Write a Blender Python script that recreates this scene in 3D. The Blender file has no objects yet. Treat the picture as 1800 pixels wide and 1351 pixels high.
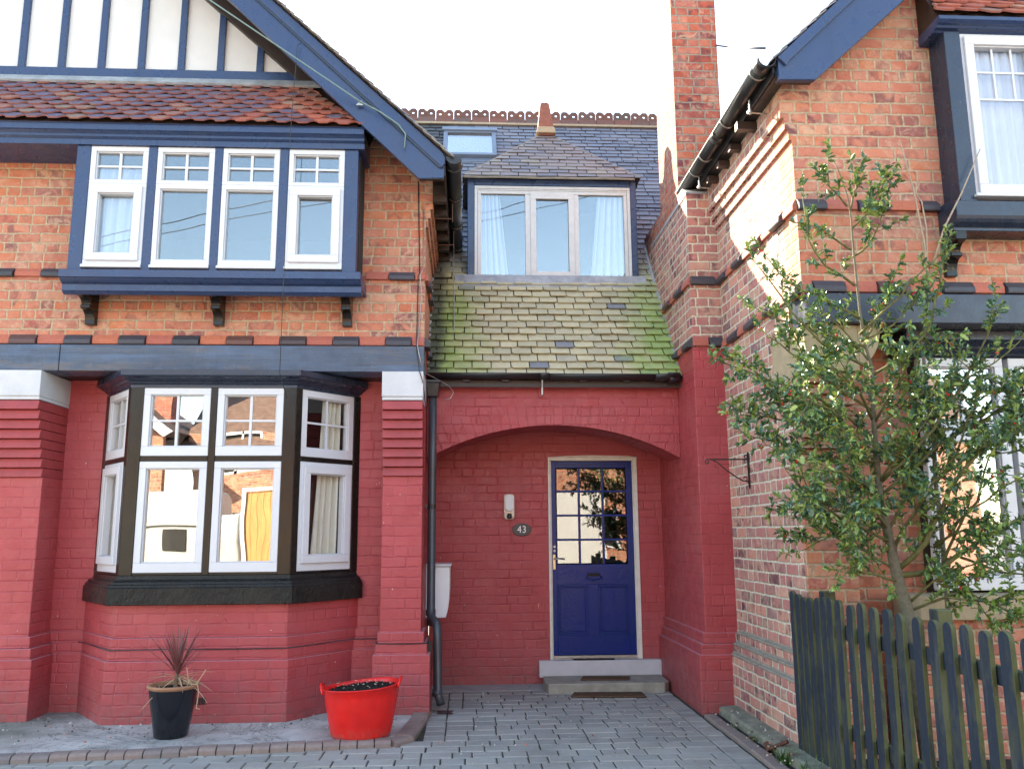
import bpy, bmesh, math, random
from mathutils import Vector, Matrix
R = math.radians
scn = bpy.context.scene
COL = scn.collection

# ------------------------------------------------------------------ camera
EYE = 1.42
def cam_axes():
    pi, ya, ro = R(9.992), R(3.135), R(-.372)
    fw = Vector((math.sin(ya)*math.cos(pi), math.cos(ya)*math.cos(pi), math.sin(pi)))
    rt = Vector((math.cos(ya), -math.sin(ya), 0)); up = rt.cross(fw)
    r2 = rt*math.cos(ro)+up*math.sin(ro); u2 = -rt*math.sin(ro)+up*math.cos(ro)
    return r2, u2, fw
r2, u2, fw = cam_axes()
cd = bpy.data.cameras.new('camera'); cam = bpy.data.objects.new('camera', cd); COL.objects.link(cam)
cd.sensor_width = 36; cd.lens = 1485.6/1800*36; cd.clip_start = .05; cd.clip_end = 3000
cam.matrix_world = Matrix(((r2.x, u2.x, -fw.x, 0), (r2.y, u2.y, -fw.y, 0), (r2.z, u2.z, -fw.z, EYE), (0, 0, 0, 1)))
scn.camera = cam

# ------------------------------------------------------------------ light
SUN = Vector((-1, 1.35, 1.15)).normalized()
world = bpy.data.worlds.new("World"); scn.world = world; world.use_nodes = True
wn = world.node_tree
sky = wn.nodes.new('ShaderNodeTexSky'); sky.sky_type = 'NISHITA'; sky.sun_disc = False
sky.sun_elevation = math.asin(SUN.z); sky.sun_rotation = math.atan2(SUN.x, SUN.y)
sky.dust_density = .5; sky.air_density = 1.1; sky.ozone_density = 1.6
wn.links.new(sky.outputs[0], wn.nodes['Background'].inputs[0])
wn.nodes['Background'].inputs[1].default_value = .15
sd = bpy.data.lights.new('sun', 'SUN'); sd.energy = 5.0; sd.angle = R(.5); sd.color = (1, .93, .82)
so = bpy.data.objects.new('sun', sd); COL.objects.link(so)
so.rotation_euler = SUN.to_track_quat('Z', 'Y').to_euler()
scn.view_settings.view_transform = 'Standard'; scn.view_settings.look = 'None'
scn.view_settings.exposure = 2.62; scn.view_settings.gamma = 1
scn.view_settings.use_white_balance = True; scn.view_settings.white_balance_temperature = 7700; scn.view_settings.white_balance_tint = 6
scn.cycles.max_bounces = 7; scn.cycles.diffuse_bounces = 4; scn.cycles.transparent_max_bounces = 12
scn.cycles.sample_clamp_indirect = 6; scn.cycles.caustics_reflective = False; scn.cycles.caustics_refractive = False

# ------------------------------------------------------------------ node helper
class NT:
    def __init__(s, name, rough=.6, spec=.5):
        s.m = bpy.data.materials.new(name); s.m.use_nodes = True
        s.t = s.m.node_tree; s.b = s.t.nodes['Principled BSDF']
        s.b.inputs['Roughness'].default_value = rough
        s.b.inputs['Specular IOR Level'].default_value = spec
    def n(s, typ, **k):
        o = s.t.nodes.new(typ)
        for a, b in k.items(): setattr(o, a, b)
        return o
    def put(s, inp, v):
        if isinstance(v, bpy.types.NodeSocket): s.t.links.new(v, inp)
        else: inp.default_value = v
    def ma(s, op, a, b=0., c=None, clamp=False):
        o = s.n('ShaderNodeMath', operation=op, use_clamp=clamp)
        s.put(o.inputs[0], a); s.put(o.inputs[1], b)
        if c is not None: s.put(o.inputs[2], c)
        return o.outputs[0]
    def uv(s):
        return s.n('ShaderNodeTexCoord').outputs['UV']
    def obj(s):
        return s.n('ShaderNodeTexCoord').outputs['Object']
    def geo(s):
        return s.n('ShaderNodeNewGeometry')
    def noise(s, scale, vec=None, det=3., rough=.55, dist=0.):
        o = s.n('ShaderNodeTexNoise'); s.put(o.inputs['Scale'], scale); o.inputs['Detail'].default_value = det
        o.inputs['Roughness'].default_value = rough; o.inputs['Distortion'].default_value = dist
        if vec is not None: s.put(o.inputs['Vector'], vec)
        return o.outputs['Fac']
    def ramp(s, fac, stops, interp='LINEAR'):
        o = s.n('ShaderNodeValToRGB'); s.put(o.inputs[0], fac); e = o.color_ramp.elements
        o.color_ramp.interpolation = interp
        while len(e) < len(stops): e.new(.5)
        for i, (p, c) in enumerate(stops):
            e[i].position = p; e[i].color = tuple(c)+(1,) if len(c) == 3 else c
        return o.outputs[0]
    def mr(s, v, a, b, c=0., d=1.):
        o = s.n('ShaderNodeMapRange'); s.put(o.inputs[0], v)
        for i, x in enumerate((a, b, c, d)): s.put(o.inputs[i+1], x)
        return o.outputs[0]
    def mix(s, f, a, b, mode='MIX'):
        o = s.n('ShaderNodeMix', data_type='RGBA', blend_type=mode)
        s.put(o.inputs[0], f)
        for i, x in ((6, a), (7, b)):
            if isinstance(x, (tuple, list)): x = tuple(x)+(1,) if len(x) == 3 else x
            s.put(o.inputs[i], x)
        return o.outputs[2]
    def sep(s, v):
        o = s.n('ShaderNodeSeparateXYZ'); s.put(o.inputs[0], v); return o.outputs
    def comb(s, x, y, z=0.):
        o = s.n('ShaderNodeCombineXYZ'); s.put(o.inputs[0], x); s.put(o.inputs[1], y); s.put(o.inputs[2], z); return o.outputs[0]
    def wn(s, v):
        o = s.n('ShaderNodeTexWhiteNoise', noise_dimensions='3D'); s.put(o.inputs['Vector'], v); return o.outputs
    def vadd(s, a, b):
        o = s.n('ShaderNodeVectorMath', operation='ADD'); s.put(o.inputs[0], a); s.put(o.inputs[1], b); return o.outputs[0]
    def vmul(s, a, b):
        o = s.n('ShaderNodeVectorMath', operation='MULTIPLY'); s.put(o.inputs[0], a); s.put(o.inputs[1], b); return o.outputs[0]
    def bump(s, h, dist=.01, strength=1., nrm=None):
        o = s.n('ShaderNodeBump'); o.inputs['Distance'].default_value = dist; o.inputs['Strength'].default_value = strength
        s.put(o.inputs['Height'], h)
        if nrm is not None: s.put(o.inputs['Normal'], nrm)
        return o.outputs[0]
    def fin(s, col=None, rough=None, nrm=None):
        if col is not None:
            if isinstance(col, tuple): col = tuple(col)+(1,)
            s.put(s.b.inputs['Base Color'], col)
        if rough is not None: s.put(s.b.inputs['Roughness'], rough)
        if nrm is not None: s.put(s.b.inputs['Normal'], nrm)
        return s.m

CO = .0825                                     # one brick course
def brick_cells(t, joint=.0055, seed=0., L=.228, voff=0., uscale=1.):
    uv = t.uv(); u, v, _ = t.sep(uv)
    dn = t.noise(7., uv, 3)
    dn2 = t.noise(45., uv, 2)
    v1 = t.ma('ADD', v, t.ma('MULTIPLY', t.ma('SUBTRACT', dn, .5), .022)); v1 = t.ma('ADD', v1, voff)
    u1 = t.ma('ADD', u, t.ma('MULTIPLY', t.ma('SUBTRACT', t.noise(9., t.vadd(uv, (5., 3., 0.)), 2), .5), .02))
    vr = t.ma('DIVIDE', v1, CO); row = t.ma('FLOOR', vr); fv = t.ma('FRACT', vr)
    rrow = t.wn(t.comb(row, seed, 3.))[0]
    isH = t.ma('LESS_THAN', rrow, .22)
    Lr = t.ma('SUBTRACT', L, t.ma('MULTIPLY', isH, L*.5))
    par = t.ma('MODULO', t.ma('ABSOLUTE', row), 2.)
    off = t.ma('ADD', t.ma('MULTIPLY', par, .5), t.ma('MULTIPLY', rrow, .22))
    uu = t.ma('ADD', t.ma('DIVIDE', u1, Lr), off)
    idx = t.ma('FLOOR', uu); fu = t.ma('FRACT', uu)
    rnd = t.wn(t.comb(idx, row, seed+.5))
    # some stretchers are really two headers
    split = t.ma('MULTIPLY', t.ma('LESS_THAN', rnd[0], .16), t.ma('SUBTRACT', 1., isH))
    fu2 = t.ma('FRACT', t.ma('MULTIPLY', fu, 2.))
    du = t.ma('MULTIPLY', t.ma('MINIMUM', fu, t.ma('SUBTRACT', 1., fu)), Lr)
    du2 = t.ma('MULTIPLY', t.ma('MINIMUM', fu2, t.ma('SUBTRACT', 1., fu2)), t.ma('MULTIPLY', Lr, .5))
    du = t.ma('ADD', t.ma('MULTIPLY', split, du2), t.ma('MULTIPLY', t.ma('SUBTRACT', 1., split), du))
    half = t.ma('MULTIPLY', split, t.ma('GREATER_THAN', fu, .5))
    rnd = t.wn(t.comb(t.ma('ADD', idx, t.ma('MULTIPLY', half, .37)), row, seed+.5))
    dv = t.ma('MULTIPLY', t.ma('MINIMUM', fv, t.ma('SUBTRACT', 1., fv)), CO)
    d = t.ma('SMOOTH_MIN', du, dv, .006)
    d = t.ma('ADD', d, t.ma('MULTIPLY', t.ma('SUBTRACT', dn2, .5), .011))
    mask = t.mr(d, joint-.0022, joint+.003)          # 0 joint, 1 brick
    body = t.mr(d, joint-.003, joint+.006)
    return uv, mask, body, rnd, row, dn, fu, fv

def M_brick(name, stops, mortar, seed=0., voff=0., dark=.45, warm=0.):
    t = NT(name, .85, .25)
    uv, mask, body, rnd, row, dn, fu, fv = brick_cells(t, .0062, seed, voff=voff)
    base = t.ramp(rnd[0], stops)
    rc, gc, bc = t.sep(rnd[1])
    shift = t.vadd(uv, t.vmul(rnd[1], (7., 9., 4.)))
    # burnt heart of each brick
    bl = t.noise(11., shift, 2, .5, .6)
    f = t.ma('MULTIPLY', t.mr(bl, .44, .62), t.mr(gc, .3, .85, 0., 1.))
    base = t.mix(t.ma('MULTIPLY', f, dark*1.6, clamp=True), base, (.105, .045, .06))
    # pale kiss marks running diagonally
    su, sv, _ = t.sep(shift)
    diag = t.ma('SINE', t.ma('MULTIPLY', t.ma('ADD', su, t.ma('MULTIPLY', sv, t.mr(bc, 0., 1., -1.6, 1.6))), 34.))
    kf = t.ma('MULTIPLY', t.ma('MULTIPLY', t.mr(diag, .2, .9), t.mr(t.noise(22., shift, 3, .7), .4, .65)), t.mr(bc, .55, .75, 0., .55))
    base = t.mix(kf, base, (.62, .32, .22))
    pale = t.ma('MULTIPLY', t.mr(t.noise(13., t.vadd(shift, (3., 8., 1.)), 3, .6, .8), .48, .62), t.mr(rc, .35, .75, 0., .62))
    base = t.mix(pale, base, t.mix(rc, (.63, .31, .19), (.58, .39, .26)))
    # fine mottling
    base = t.mix(t.mr(t.noise(70., uv, 3, .7), .35, .75, 0., .38), base, t.mix(1., base, (.55, .5, .5), 'MULTIPLY'))
    base = t.mix(t.mr(t.noise(160., uv, 2, .6), .62, .72, 0., .6), base, (.1, .05, .045))
    # broad weathering
    g = t.noise(1.3, uv, 4, .6)
    g2 = t.noise(4.5, uv, 4, .65)
    base = t.mix(t.mr(g2, .45, .75, 0., .4), base, (.62, .36, .27))
    base = t.mix(t.mr(g, .35, .7, 0., .35), base, t.mix(1., base, (.62, .6, .66), 'MULTIPLY'))
    mo = t.mix(t.mr(t.noise(30., uv, 4, .7), .3, .7), mortar, tuple(x*.55 for x in mortar))
    smear = t.mr(t.noise(13., uv, 5, .75), .56, .78, 0., .8)
    base = t.mix(smear, base, mo)
    col = t.mix(mask, mo, base)
    h = t.ma('ADD', t.ma('MULTIPLY', body, .7), t.ma('MULTIPLY', t.noise(90., uv, 4, .7), .28))
    h = t.ma('ADD', h, t.ma('MULTIPLY', rnd[0], .18))
    return t.fin(col, None, t.bump(h, .009, .9))

def M_paintbrick(name, col=(.355, .046, .050), joint=.0032):
    t = NT(name, .5, .4)
    uv, mask, body, rnd, row, dn, fu, fv = brick_cells(t, joint, 4.2)
    d = t.ma('MULTIPLY', body, 1.)
    wear = t.noise(1.9, uv, 4, .65)
    c = t.mix(t.mr(wear, .3, .72), col, tuple(x*y for x, y in zip(col, (1.2, 1.45, 1.5))))
    c = t.mix(t.mr(rnd[0], 0., 1., 0., .22), c, tuple(x*.72 for x in col))
    jf = t.ma('MULTIPLY', t.ma('SUBTRACT', 1., mask), t.mr(t.noise(4., uv, 4, .7), .42, .7, .0, .55))
    c = t.mix(jf, c, tuple(x*.55 for x in col))
    # dust low on the wall and pale specks
    z = t.sep(t.obj())[2]
    zz = t.sep(t.geo().outputs['Position'])[2]
    dust = t.ma('MULTIPLY', t.mr(zz, .9, .0), t.mr(t.noise(6., uv, 5, .7), .4, .75, .0, .55))
    c = t.mix(dust, c, (.27, .11, .12))
    st = t.noise(5., t.vmul(uv, (3., .35, 1.)), 5, .75)
    c = t.mix(t.mr(st, .55, .75, 0., .35), c, tuple(x*.62 for x in col))
    fd = t.noise(.9, t.vadd(uv, (9., 4., 0.)), 4, .6)
    c = t.mix(t.mr(fd, .5, .72, 0., .35), c, (.42, .12, .12))
    ch = t.noise(16., t.vadd(uv, (1., 5., 0.)), 3, .6, .6)
    c = t.mix(t.ma('MULTIPLY', t.mr(ch, .74, .755), t.mr(zz, 1.4, .5, .25, 1.)), c, (.55, .24, .14))
    sps = t.ma('MULTIPLY', t.mr(zz, .32, .02), t.mr(t.noise(22., uv, 5, .8), .42, .62, 0., .7))
    c = t.mix(sps, c, (.17, .10, .09))
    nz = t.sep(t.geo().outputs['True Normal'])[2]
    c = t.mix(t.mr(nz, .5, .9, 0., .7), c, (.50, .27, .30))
    sp = t.noise(38., t.vadd(uv, (2., 7., 0.)), 1, .5)
    c = t.mix(t.mr(sp, .785, .80), c, (.62, .5, .48))
    h = t.ma('ADD', t.ma('MULTIPLY', d, t.mr(t.noise(3.1, uv, 3), .35, .7, .05, .75)), t.ma('MULTIPLY', t.noise(28., uv, 5, .65), .55))
    h = t.ma('ADD', h, t.ma('MULTIPLY', rnd[0], .35))
    cr = t.noise(9., uv, 5, .8, 1.5)
    h = t.ma('SUBTRACT', h, t.ma('MULTIPLY', t.mr(cr, .66, .72), .8))
    return t.fin(c, t.mr(t.noise(8., uv, 3), .3, .7, .38, .62), t.bump(h, .0065, 1.))

def M_gloss_paint(name, col, rough=.3, grime=(.1, .08, .06), amt=.12, worn=None, scale=1., bumpd=.002):
    t = NT(name, rough, .5 if 'black' not in name else (.2 if 'cracked' in name else .3))
    o = t.geo().outputs['Position']
    c = t.mix(t.mr(t.noise(2.1*scale, o, 5, .7), .4, .8, 0., amt*2), col, grime)
    c = t.mix(t.mr(t.noise(60.*scale, o, 2, .6), .7, .76, 0., .5), c, tuple(min(1, x*2.2+.05) for x in col))
    if 'navy' in name:
        o2 = t.vmul(o, (1., 1., .25)); c = t.mix(t.mr(t.noise(9., o2, 5, .75), .56, .74, 0., .45), c, tuple(x*.55 for x in col))
        c = t.mix(t.mr(t.noise(33., o, 4, .75, .4), .70, .735, 0., .8), c, (.30, .27, .24))
    if worn:
        w = t.noise(3.2, t.vmul(o, (.35, 1., 3.6)), 6, .72, .7)
        c = t.mix(t.mr(w, .52, .62, 0., .8), c, worn)
        w2 = t.noise(2.6, t.vmul(o, (.3, 1., 5.)), 6, .75)
        c = t.mix(t.mr(w2, .48, .62, 0., .8), c, tuple(x*1.8 for x in col))
        w3 = t.noise(3.3, t.vadd(t.vmul(o, (.3, 1., 6.)), (4., 2., 1.)), 6, .8, .5)
        c = t.mix(t.mr(w3, .6, .66, 0., .85), c, (.02, .02, .025))
    g = t.noise(26.*scale, t.vmul(o, (1., 1., .5)), 5, .7)
    return t.fin(c, t.mr(t.noise(12., o, 3), .3, .7, rough*.7, rough*1.5), t.bump(g, bumpd, .8))

def M_flat(name, col, rough=.6, var=.15, scale=20., b=.002, spec=.5, metal=0.):
    t = NT(name, rough, spec); o = t.geo().outputs['Position']
    c = t.mix(t.mr(t.noise(scale, o, 4, .65), .3, .75), col, tuple(x*(1-var*2) for x in col))
    t.b.inputs['Metallic'].default_value = metal
    return t.fin(c, None, t.bump(t.noise(scale*3, o, 3), b, .6))

def M_island(name, stops, rough=.75, mods=None, b=.003, scale=40., spec=.35):
    t = NT(name, rough, spec); g = t.geo(); r = g.outputs['Random Per Island']; o = g.outputs['Position']
    c = t.ramp(r, stops)
    c = t.mix(t.mr(t.noise(scale, o, 4, .7), .35, .7, 0., .4), c, t.mix(1., c, (.5, .5, .5), 'MULTIPLY'))
    if mods: c = mods(t, c, o, r)
    return t.fin(c, None, t.bump(t.noise(scale*1.5, o, 4, .7), b, .8))

# ------------------------------------------------------------------ mesh helper
class MB:
    def __init__(s): s.bm = bmesh.new(); s.mi = 0
    def _f(s, vs):
        try:
            f = s.bm.faces.new(vs); f.material_index = s.mi; return f
        except ValueError: return None
    def hexa(s, p):          # p: 8 points, 0-3 bottom ccw, 4-7 top
        v = [s.bm.verts.new(q) for q in p]
        for a in ((3, 2, 1, 0), (4, 5, 6, 7), (0, 1, 5, 4), (1, 2, 6, 5), (2, 3, 7, 6), (3, 0, 4, 7)): s._f([v[i] for i in a])
    def box(s, x0, x1, y0, y1, z0, z1, T=None):
        if x0 > x1: x0, x1 = x1, x0
        if y0 > y1: y0, y1 = y1, y0
        if z0 > z1: z0, z1 = z1, z0
        p = [(x0, y0, z0), (x1, y0, z0), (x1, y1, z0), (x0, y1, z0), (x0, y0, z1), (x1, y0, z1), (x1, y1, z1), (x0, y1, z1)]
        if T: p = [T(*q) for q in p]
        s.hexa(p)
    def prism(s, pts, f, d0, d1):   # pts 2D outline; f(a,b,d)->3D
        A = [s.bm.verts.new(f(a, b, d0)) for a, b in pts]; B = [s.bm.verts.new(f(a, b, d1)) for a, b in pts]
        n = len(pts); s._f(A[::-1]); s._f(B)
        for i in range(n): s._f([A[i], A[(i+1) % n], B[(i+1) % n], B[i]])
    def xz(s, pts, y0, y1): s.prism(pts, lambda a, b, d: (a, d, b), y0, y1)
    def yz(s, pts, x0, x1): s.prism(pts, lambda a, b, d: (d, a, b), x0, x1)
    def xy(s, pts, z0, z1): s.prism(pts, lambda a, b, d: (a, b, d), z0, z1)
    def quad(s, *p): s._f([s.bm.verts.new(q) for q in p])
    def tube(s, pts, r, n=8, cap=True):
        pts = [Vector(p) for p in pts]; rs = r if isinstance(r, (list, tuple)) else [r]*len(pts)
        rings = []; up0 = None
        for i, p in enumerate(pts):
            d = (pts[min(i+1, len(pts)-1)]-pts[max(i-1, 0)])
            if d.length < 1e-9: d = Vector((0, 0, 1))
            d.normalize()
            if up0 is None: up0 = d.orthogonal().normalized()
            a = (up0-d*up0.dot(d)); a = a.normalized() if a.length > 1e-6 else d.orthogonal().normalized()
            up0 = a; b = d.cross(a)
            rings.append([s.bm.verts.new(p+(a*math.cos(2*math.pi*k/n)+b*math.sin(2*math.pi*k/n))*rs[i]) for k in range(n)])
        for q, w in zip(rings, rings[1:]):
            for k in range(n): s._f([q[k], q[(k+1) % n], w[(k+1) % n], w[k]])
        if cap: s._f(rings[0][::-1]); s._f(rings[-1])
    def lathe(s, prof, cx, cy, n=32, sx=1., sy=1.):
        rings = [[s.bm.verts.new((cx+r*sx*math.cos(2*math.pi*k/n), cy+r*sy*math.sin(2*math.pi*k/n), z)) for k in range(n)] for r, z in prof]
        for q, w in zip(rings, rings[1:]):
            for k in range(n): s._f([q[k], q[(k+1) % n], w[(k+1) % n], w[k]])
    def build(s, name, mats, parent=None, bevel=0, smooth=False, seg=1):
        bm = s.bm
        bmesh.ops.recalc_face_normals(bm, faces=bm.faces)
        bm.normal_update()
        uv = bm.loops.layers.uv.new('UVMap'); Z = Vector((0, 0, 1))
        for f in bm.faces:
            n = f.normal
            if abs(n.z) > .985: T, B = Vector((1, 0, 0)), Vector((0, 1, 0))
            else:
                T = Z.cross(n); T.normalize()
                if abs(T.x) >= abs(T.y):
                    if T.x < 0: T = -T
                elif T.y < 0: T = -T
                B = n.cross(T)
                if B.z < 0: B = -B
            for l in f.loops: l[uv].uv = (l.vert.co.dot(T), l.vert.co.dot(B))
            f.smooth = smooth
        me = bpy.data.meshes.new(name); bm.to_mesh(me); bm.free()
        for m in (mats if isinstance(mats, (list, tuple)) else [mats]): me.materials.append(m)
        o = bpy.data.objects.new(name, me); COL.objects.link(o)
        if parent:
            o.parent = parent
            if parent.type == 'EMPTY': o.matrix_parent_inverse = Matrix.Translation(-Vector(parent.location))
        if bevel:
            b = o.modifiers.new('bevel', 'BEVEL'); b.width = bevel; b.segments = seg; b.limit_method = 'ANGLE'; b.angle_limit = R(40)
        return o
def thing(name, label, cat, loc=(0, 0, 0), group=None):
    o = bpy.data.objects.new(name, None); COL.objects.link(o); o.location = loc; o.empty_display_size = .2
    o['label'] = label; o['category'] = cat
    if group: o['group'] = group
    return o
def tag(o, label, cat, group=None):
    o['label'] = label; o['category'] = cat
    if group: o['group'] = group
    return o
def struct(o, kind='structure'): o['kind'] = kind; return o
def clip(poly, cl):        # Sutherland-Hodgman, both convex, cl ccw
    out = poly
    for i in range(len(cl)):
        a, b = cl[i], cl[(i+1) % len(cl)]
        ins = lambda p: (b[0]-a[0])*(p[1]-a[1])-(b[1]-a[1])*(p[0]-a[0]) >= -1e-9
        src, out = out, []
        for j in range(len(src)):
            p, q = src[j], src[(j+1) % len(src)]
            if ins(p): out.append(p)
            if ins(p) != ins(q):
                d1 = (b[0]-a[0])*(p[1]-a[1])-(b[1]-a[1])*(p[0]-a[0]); d2 = (b[0]-a[0])*(q[1]-a[1])-(b[1]-a[1])*(q[0]-a[0])
                t = d1/(d1-d2); out.append((p[0]+(q[0]-p[0])*t, p[1]+(q[1]-p[1])*t))
        if len(out) < 3: return []
    return out
def slates(mb, O, U, V, poly, gauge, width, thick=.007, lift=.016, rnd=None, shape='slate', jit=.01):
    rnd = rnd or random.Random(3); O, U, V = Vector(O), Vector(U).normalized(), Vector(V).normalized(); N = U.cross(V)
    s0 = min(p[0] for p in poly); s1 = max(p[0] for p in poly); t0 = min(p[1] for p in poly); t1 = max(p[1] for p in poly)
    r = 0; t = t0
    while t < t1-.01:
        s = s0-width*(.5 if r % 2 else 0)-rnd.random()*.01
        L = gauge*1.35
        while s < s1:
            w = width*(1+rnd.uniform(-.08, .08)) if shape == 'slate' else width
            g = .0018 if shape != 'slate' else .0048; a, b = s+g, s+w-g; dt = rnd.uniform(-jit, jit)*.5
            if shape == 'slate':
                q = [(a, t+dt+rnd.uniform(-.003, .003)), (b, t+dt+rnd.uniform(-.003, .003)), (b, t+L), (a, t+L)]
                if rnd.random() < .13: q = [(a+.02, t+dt), (b, t+dt), (b, t+L), (a, t+L), (a, t+dt+.02)]
                elif rnd.random() < .13: q = [(a, t+dt), (b-.022, t+dt), (b, t+dt+.018), (b, t+L), (a, t+L)]
            else:
                sh = gauge*.62
                q = [(a, t+L), (a, t+sh)]
                q += [(a+(b-a)*f, t+sh*hh) for f, hh in ((.07, .97), (.15, .78), (.21, .42), (.26, .05), (.28, 0), (.72, 0), (.74, .05), (.79, .42), (.85, .78), (.93, .97))]
                q += [(b, t+sh), (b, t+L)]
            c = clip(q if shape == 'slate' else q, poly) if s < s0+.001 or b > s1-.5*width or t+L > t1 or len(poly) != 4 or True else q
            if len(c) >= 3:
                lf = lift*rnd.uniform(.8, 1.25); tw = rnd.uniform(-.003, .003)
                up = [O+U*x+V*y+N*(lf*(1-(y-t)/L)+tw*(x-a)/w+.002) for x, y in c]
                A = [mb.bm.verts.new(p) for p in up]; B = [mb.bm.verts.new(p-N*thick) for p in up]
                mb._f(A)
                for k in range(len(c)): mb._f([A[k], B[k], B[(k+1) % len(c)], A[(k+1) % len(c)]])
            s += w
        t += gauge; r += 1

# ------------------------------------------------------------------ materials
BR = [(0, (.52, .155, .08)), (.22, (.58, .225, .14)), (.42, (.49, .155, .10)), (.58, (.58, .195, .095)), (.74, (.42, .125, .095)), (.88, (.58, .27, .165)), (1, (.29, .095, .09))]
m_brick = M_brick('weathered_orange_brick', BR, (.54, .40, .265), 1., voff=.028, dark=.42)
m_brick_dark = M_brick('dark_red_brick', [(0, (.52, .21, .17)), (.25, (.44, .17, .16)), (.45, (.62, .27, .20)), (.65, (.34, .15, .155)), (.82, (.60, .30, .23)), (1, (.22, .12, .14))], (.72, .66, .52), 7., voff=.028, dark=.6)
m_brick_stack = M_brick('chimney_brick', [(0, (.46, .10, .055)), (.3, (.40, .09, .06)), (.55, (.52, .14, .08)), (.75, (.30, .06, .06)), (1, (.48, .12, .07))], (.36, .30, .23), 11., dark=.5)
m_opp = M_brick('street_brick', [(0, (.48, .16, .08)), (.5, (.42, .13, .08)), (1, (.55, .22, .12))], (.5, .4, .3), 15.)
m_red = M_paintbrick('red_masonry_paint')
m_red_plain = M_flat('red_masonry_paint_smooth', (.345, .046, .050), .55, .12, 9., .006)
m_white_ms = M_flat('white_masonry_paint', (.54, .54, .56), .7, .10, 5., .002)
m_navy = M_gloss_paint('navy_gloss_paint', (.020, .040, .105), .3, (.05, .05, .06), .12)
m_navyd = M_gloss_paint('dark_navy_gloss_paint', (.016, .024, .045), .28, (.03, .025, .02), .1)
m_beam = M_gloss_paint('worn_navy_timber', (.035, .060, .105), .36, (.06, .05, .05), .2, worn=(.10, .085, .085), bumpd=.006)
m_black = M_gloss_paint('black_gloss_paint', (.010, .009, .008), .16, (.05, .035, .02), .1, bumpd=.003)
m_sillblk = M_gloss_paint('cracked_black_gloss_paint', (.010, .010, .010), .2, (.05, .04, .03), .2, bumpd=.02)
m_blackm = M_flat('black_plastic', (.018, .018, .02), .35, .1, 10., .001)
m_lip = M_flat('sunlit_lip_highlight', (.40, .42, .42), .6, .2, 20., .001)  # pale tone paints the sun highlight on the right gutter's edge
m_pipe = M_flat('grey_black_plastic_pipe', (.055, .060, .070), .35, .15, 8., .001)
m_dbrown = M_flat('dark_stained_board', (.035, .018, .012), .5, .25, 14., .003)
m_pvc = M_flat('white_plastic_frame', (.585, .59, .62), .3, .03, 6., .0005)
m_pvcold = M_flat('weathered_white_frame', (.60, .60, .59), .5, .07, 18., .002)
m_cream = M_flat('cream_painted_timber', (.74, .70, .62), .5, .1, 12., .002)
m_render = M_flat('white_render', (.60, .585, .575), .85, .05, 3., .004)
m_stone = M_flat('sandstone', (.42, .32, .20), .85, .14, 12., .004)
m_lead = M_flat('lead_flashing', (.38, .40, .42), .5, .25, 9., .004)
m_mortar = M_flat('cement_fillet', (.30, .27, .22), .9, .2, 20., .006)
m_steel = M_flat('galvanised_steel', (.45, .44, .42), .4, .2, 30., .001, metal=.7)
m_redbk = M_island('red_plinth_bricks', [(0, (.50, .15, .08)), (1, (.42, .12, .09))], .7)
m_blubk = M_island('blue_plinth_bricks', [(0, (.06, .055, .07)), (.6, (.05, .05, .06)), (1, (.14, .06, .05))], .45)
m_dark = M_flat('dark_interior', (.02, .018, .017), .9, .1, 3., 0)
m_room = M_flat('room_wall', (.07, .055, .055), .9, .1, 3., 0)
m_curt_blue = M_flat('pale_curtain_cloth', (.60, .66, .78), .9, .06, 3., 0)
m_curt_cream = M_flat('cream_curtain_cloth', (.80, .78, .66), .9, .06, 3., 0)

def moss_mod(t, c, o, r):
    x, y, z = t.sep(o)
    n = t.noise(3.2, o, 4, .65); n2 = t.noise(14., o, 4, .7)
    low = t.mr(t.ma('ADD', z, t.ma('MULTIPLY', t.ma('SUBTRACT', n, .5), .7)), 4.5, 3.95)          # below the dormer
    olive = t.mix(t.mr(n2, .3, .7), (.60, .53, .33), (.48, .42, .25))
    olive = t.mix(t.mr(t.wn(t.comb(r, 2., 5.))[0], .2, 1., 0., .6), olive, t.mix(1., olive, (.66, .68, .76), 'MULTIPLY'))
    keepf = t.mr(r, .03, .05, .15, 1.)
    c = t.mix(t.ma('MULTIPLY', t.ma('MULTIPLY', low, keepf), .9), c, olive)
    cx = t.ma('ABSOLUTE', t.ma('SUBTRACT', x, .83))
    edge = t.mr(t.ma('ADD', cx, t.ma('MULTIPLY', t.ma('SUBTRACT', n, .5), .9)), .60, 1.0)
    down = t.mr(z, 4.3, 3.5)
    g = t.mix(t.mr(n2, .3, .7), (.30, .43, .10), (.22, .29, .10))
    c = t.mix(t.ma('MULTIPLY', t.ma('MULTIPLY', edge, down), .85), c, g)
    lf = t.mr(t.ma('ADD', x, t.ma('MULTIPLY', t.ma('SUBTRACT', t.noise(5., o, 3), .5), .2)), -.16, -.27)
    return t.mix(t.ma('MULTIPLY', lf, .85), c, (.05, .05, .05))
SL = [(0, (.17, .185, .23)), (.3, (.21, .225, .27)), (.55, (.14, .15, .19)), (.8, (.25, .255, .29)), (1, (.20, .185, .21))]
m_slate = M_island('mossy_slate', SL, .55, moss_mod, .003, 30.)
m_slate_br = M_island('brown_grey_slate', [(0, (.22, .19, .19)), (.5, (.28, .24, .225)), (.8, (.17, .17, .20)), (1, (.32, .28, .22))], .6, None, .003, 30.)
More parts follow.
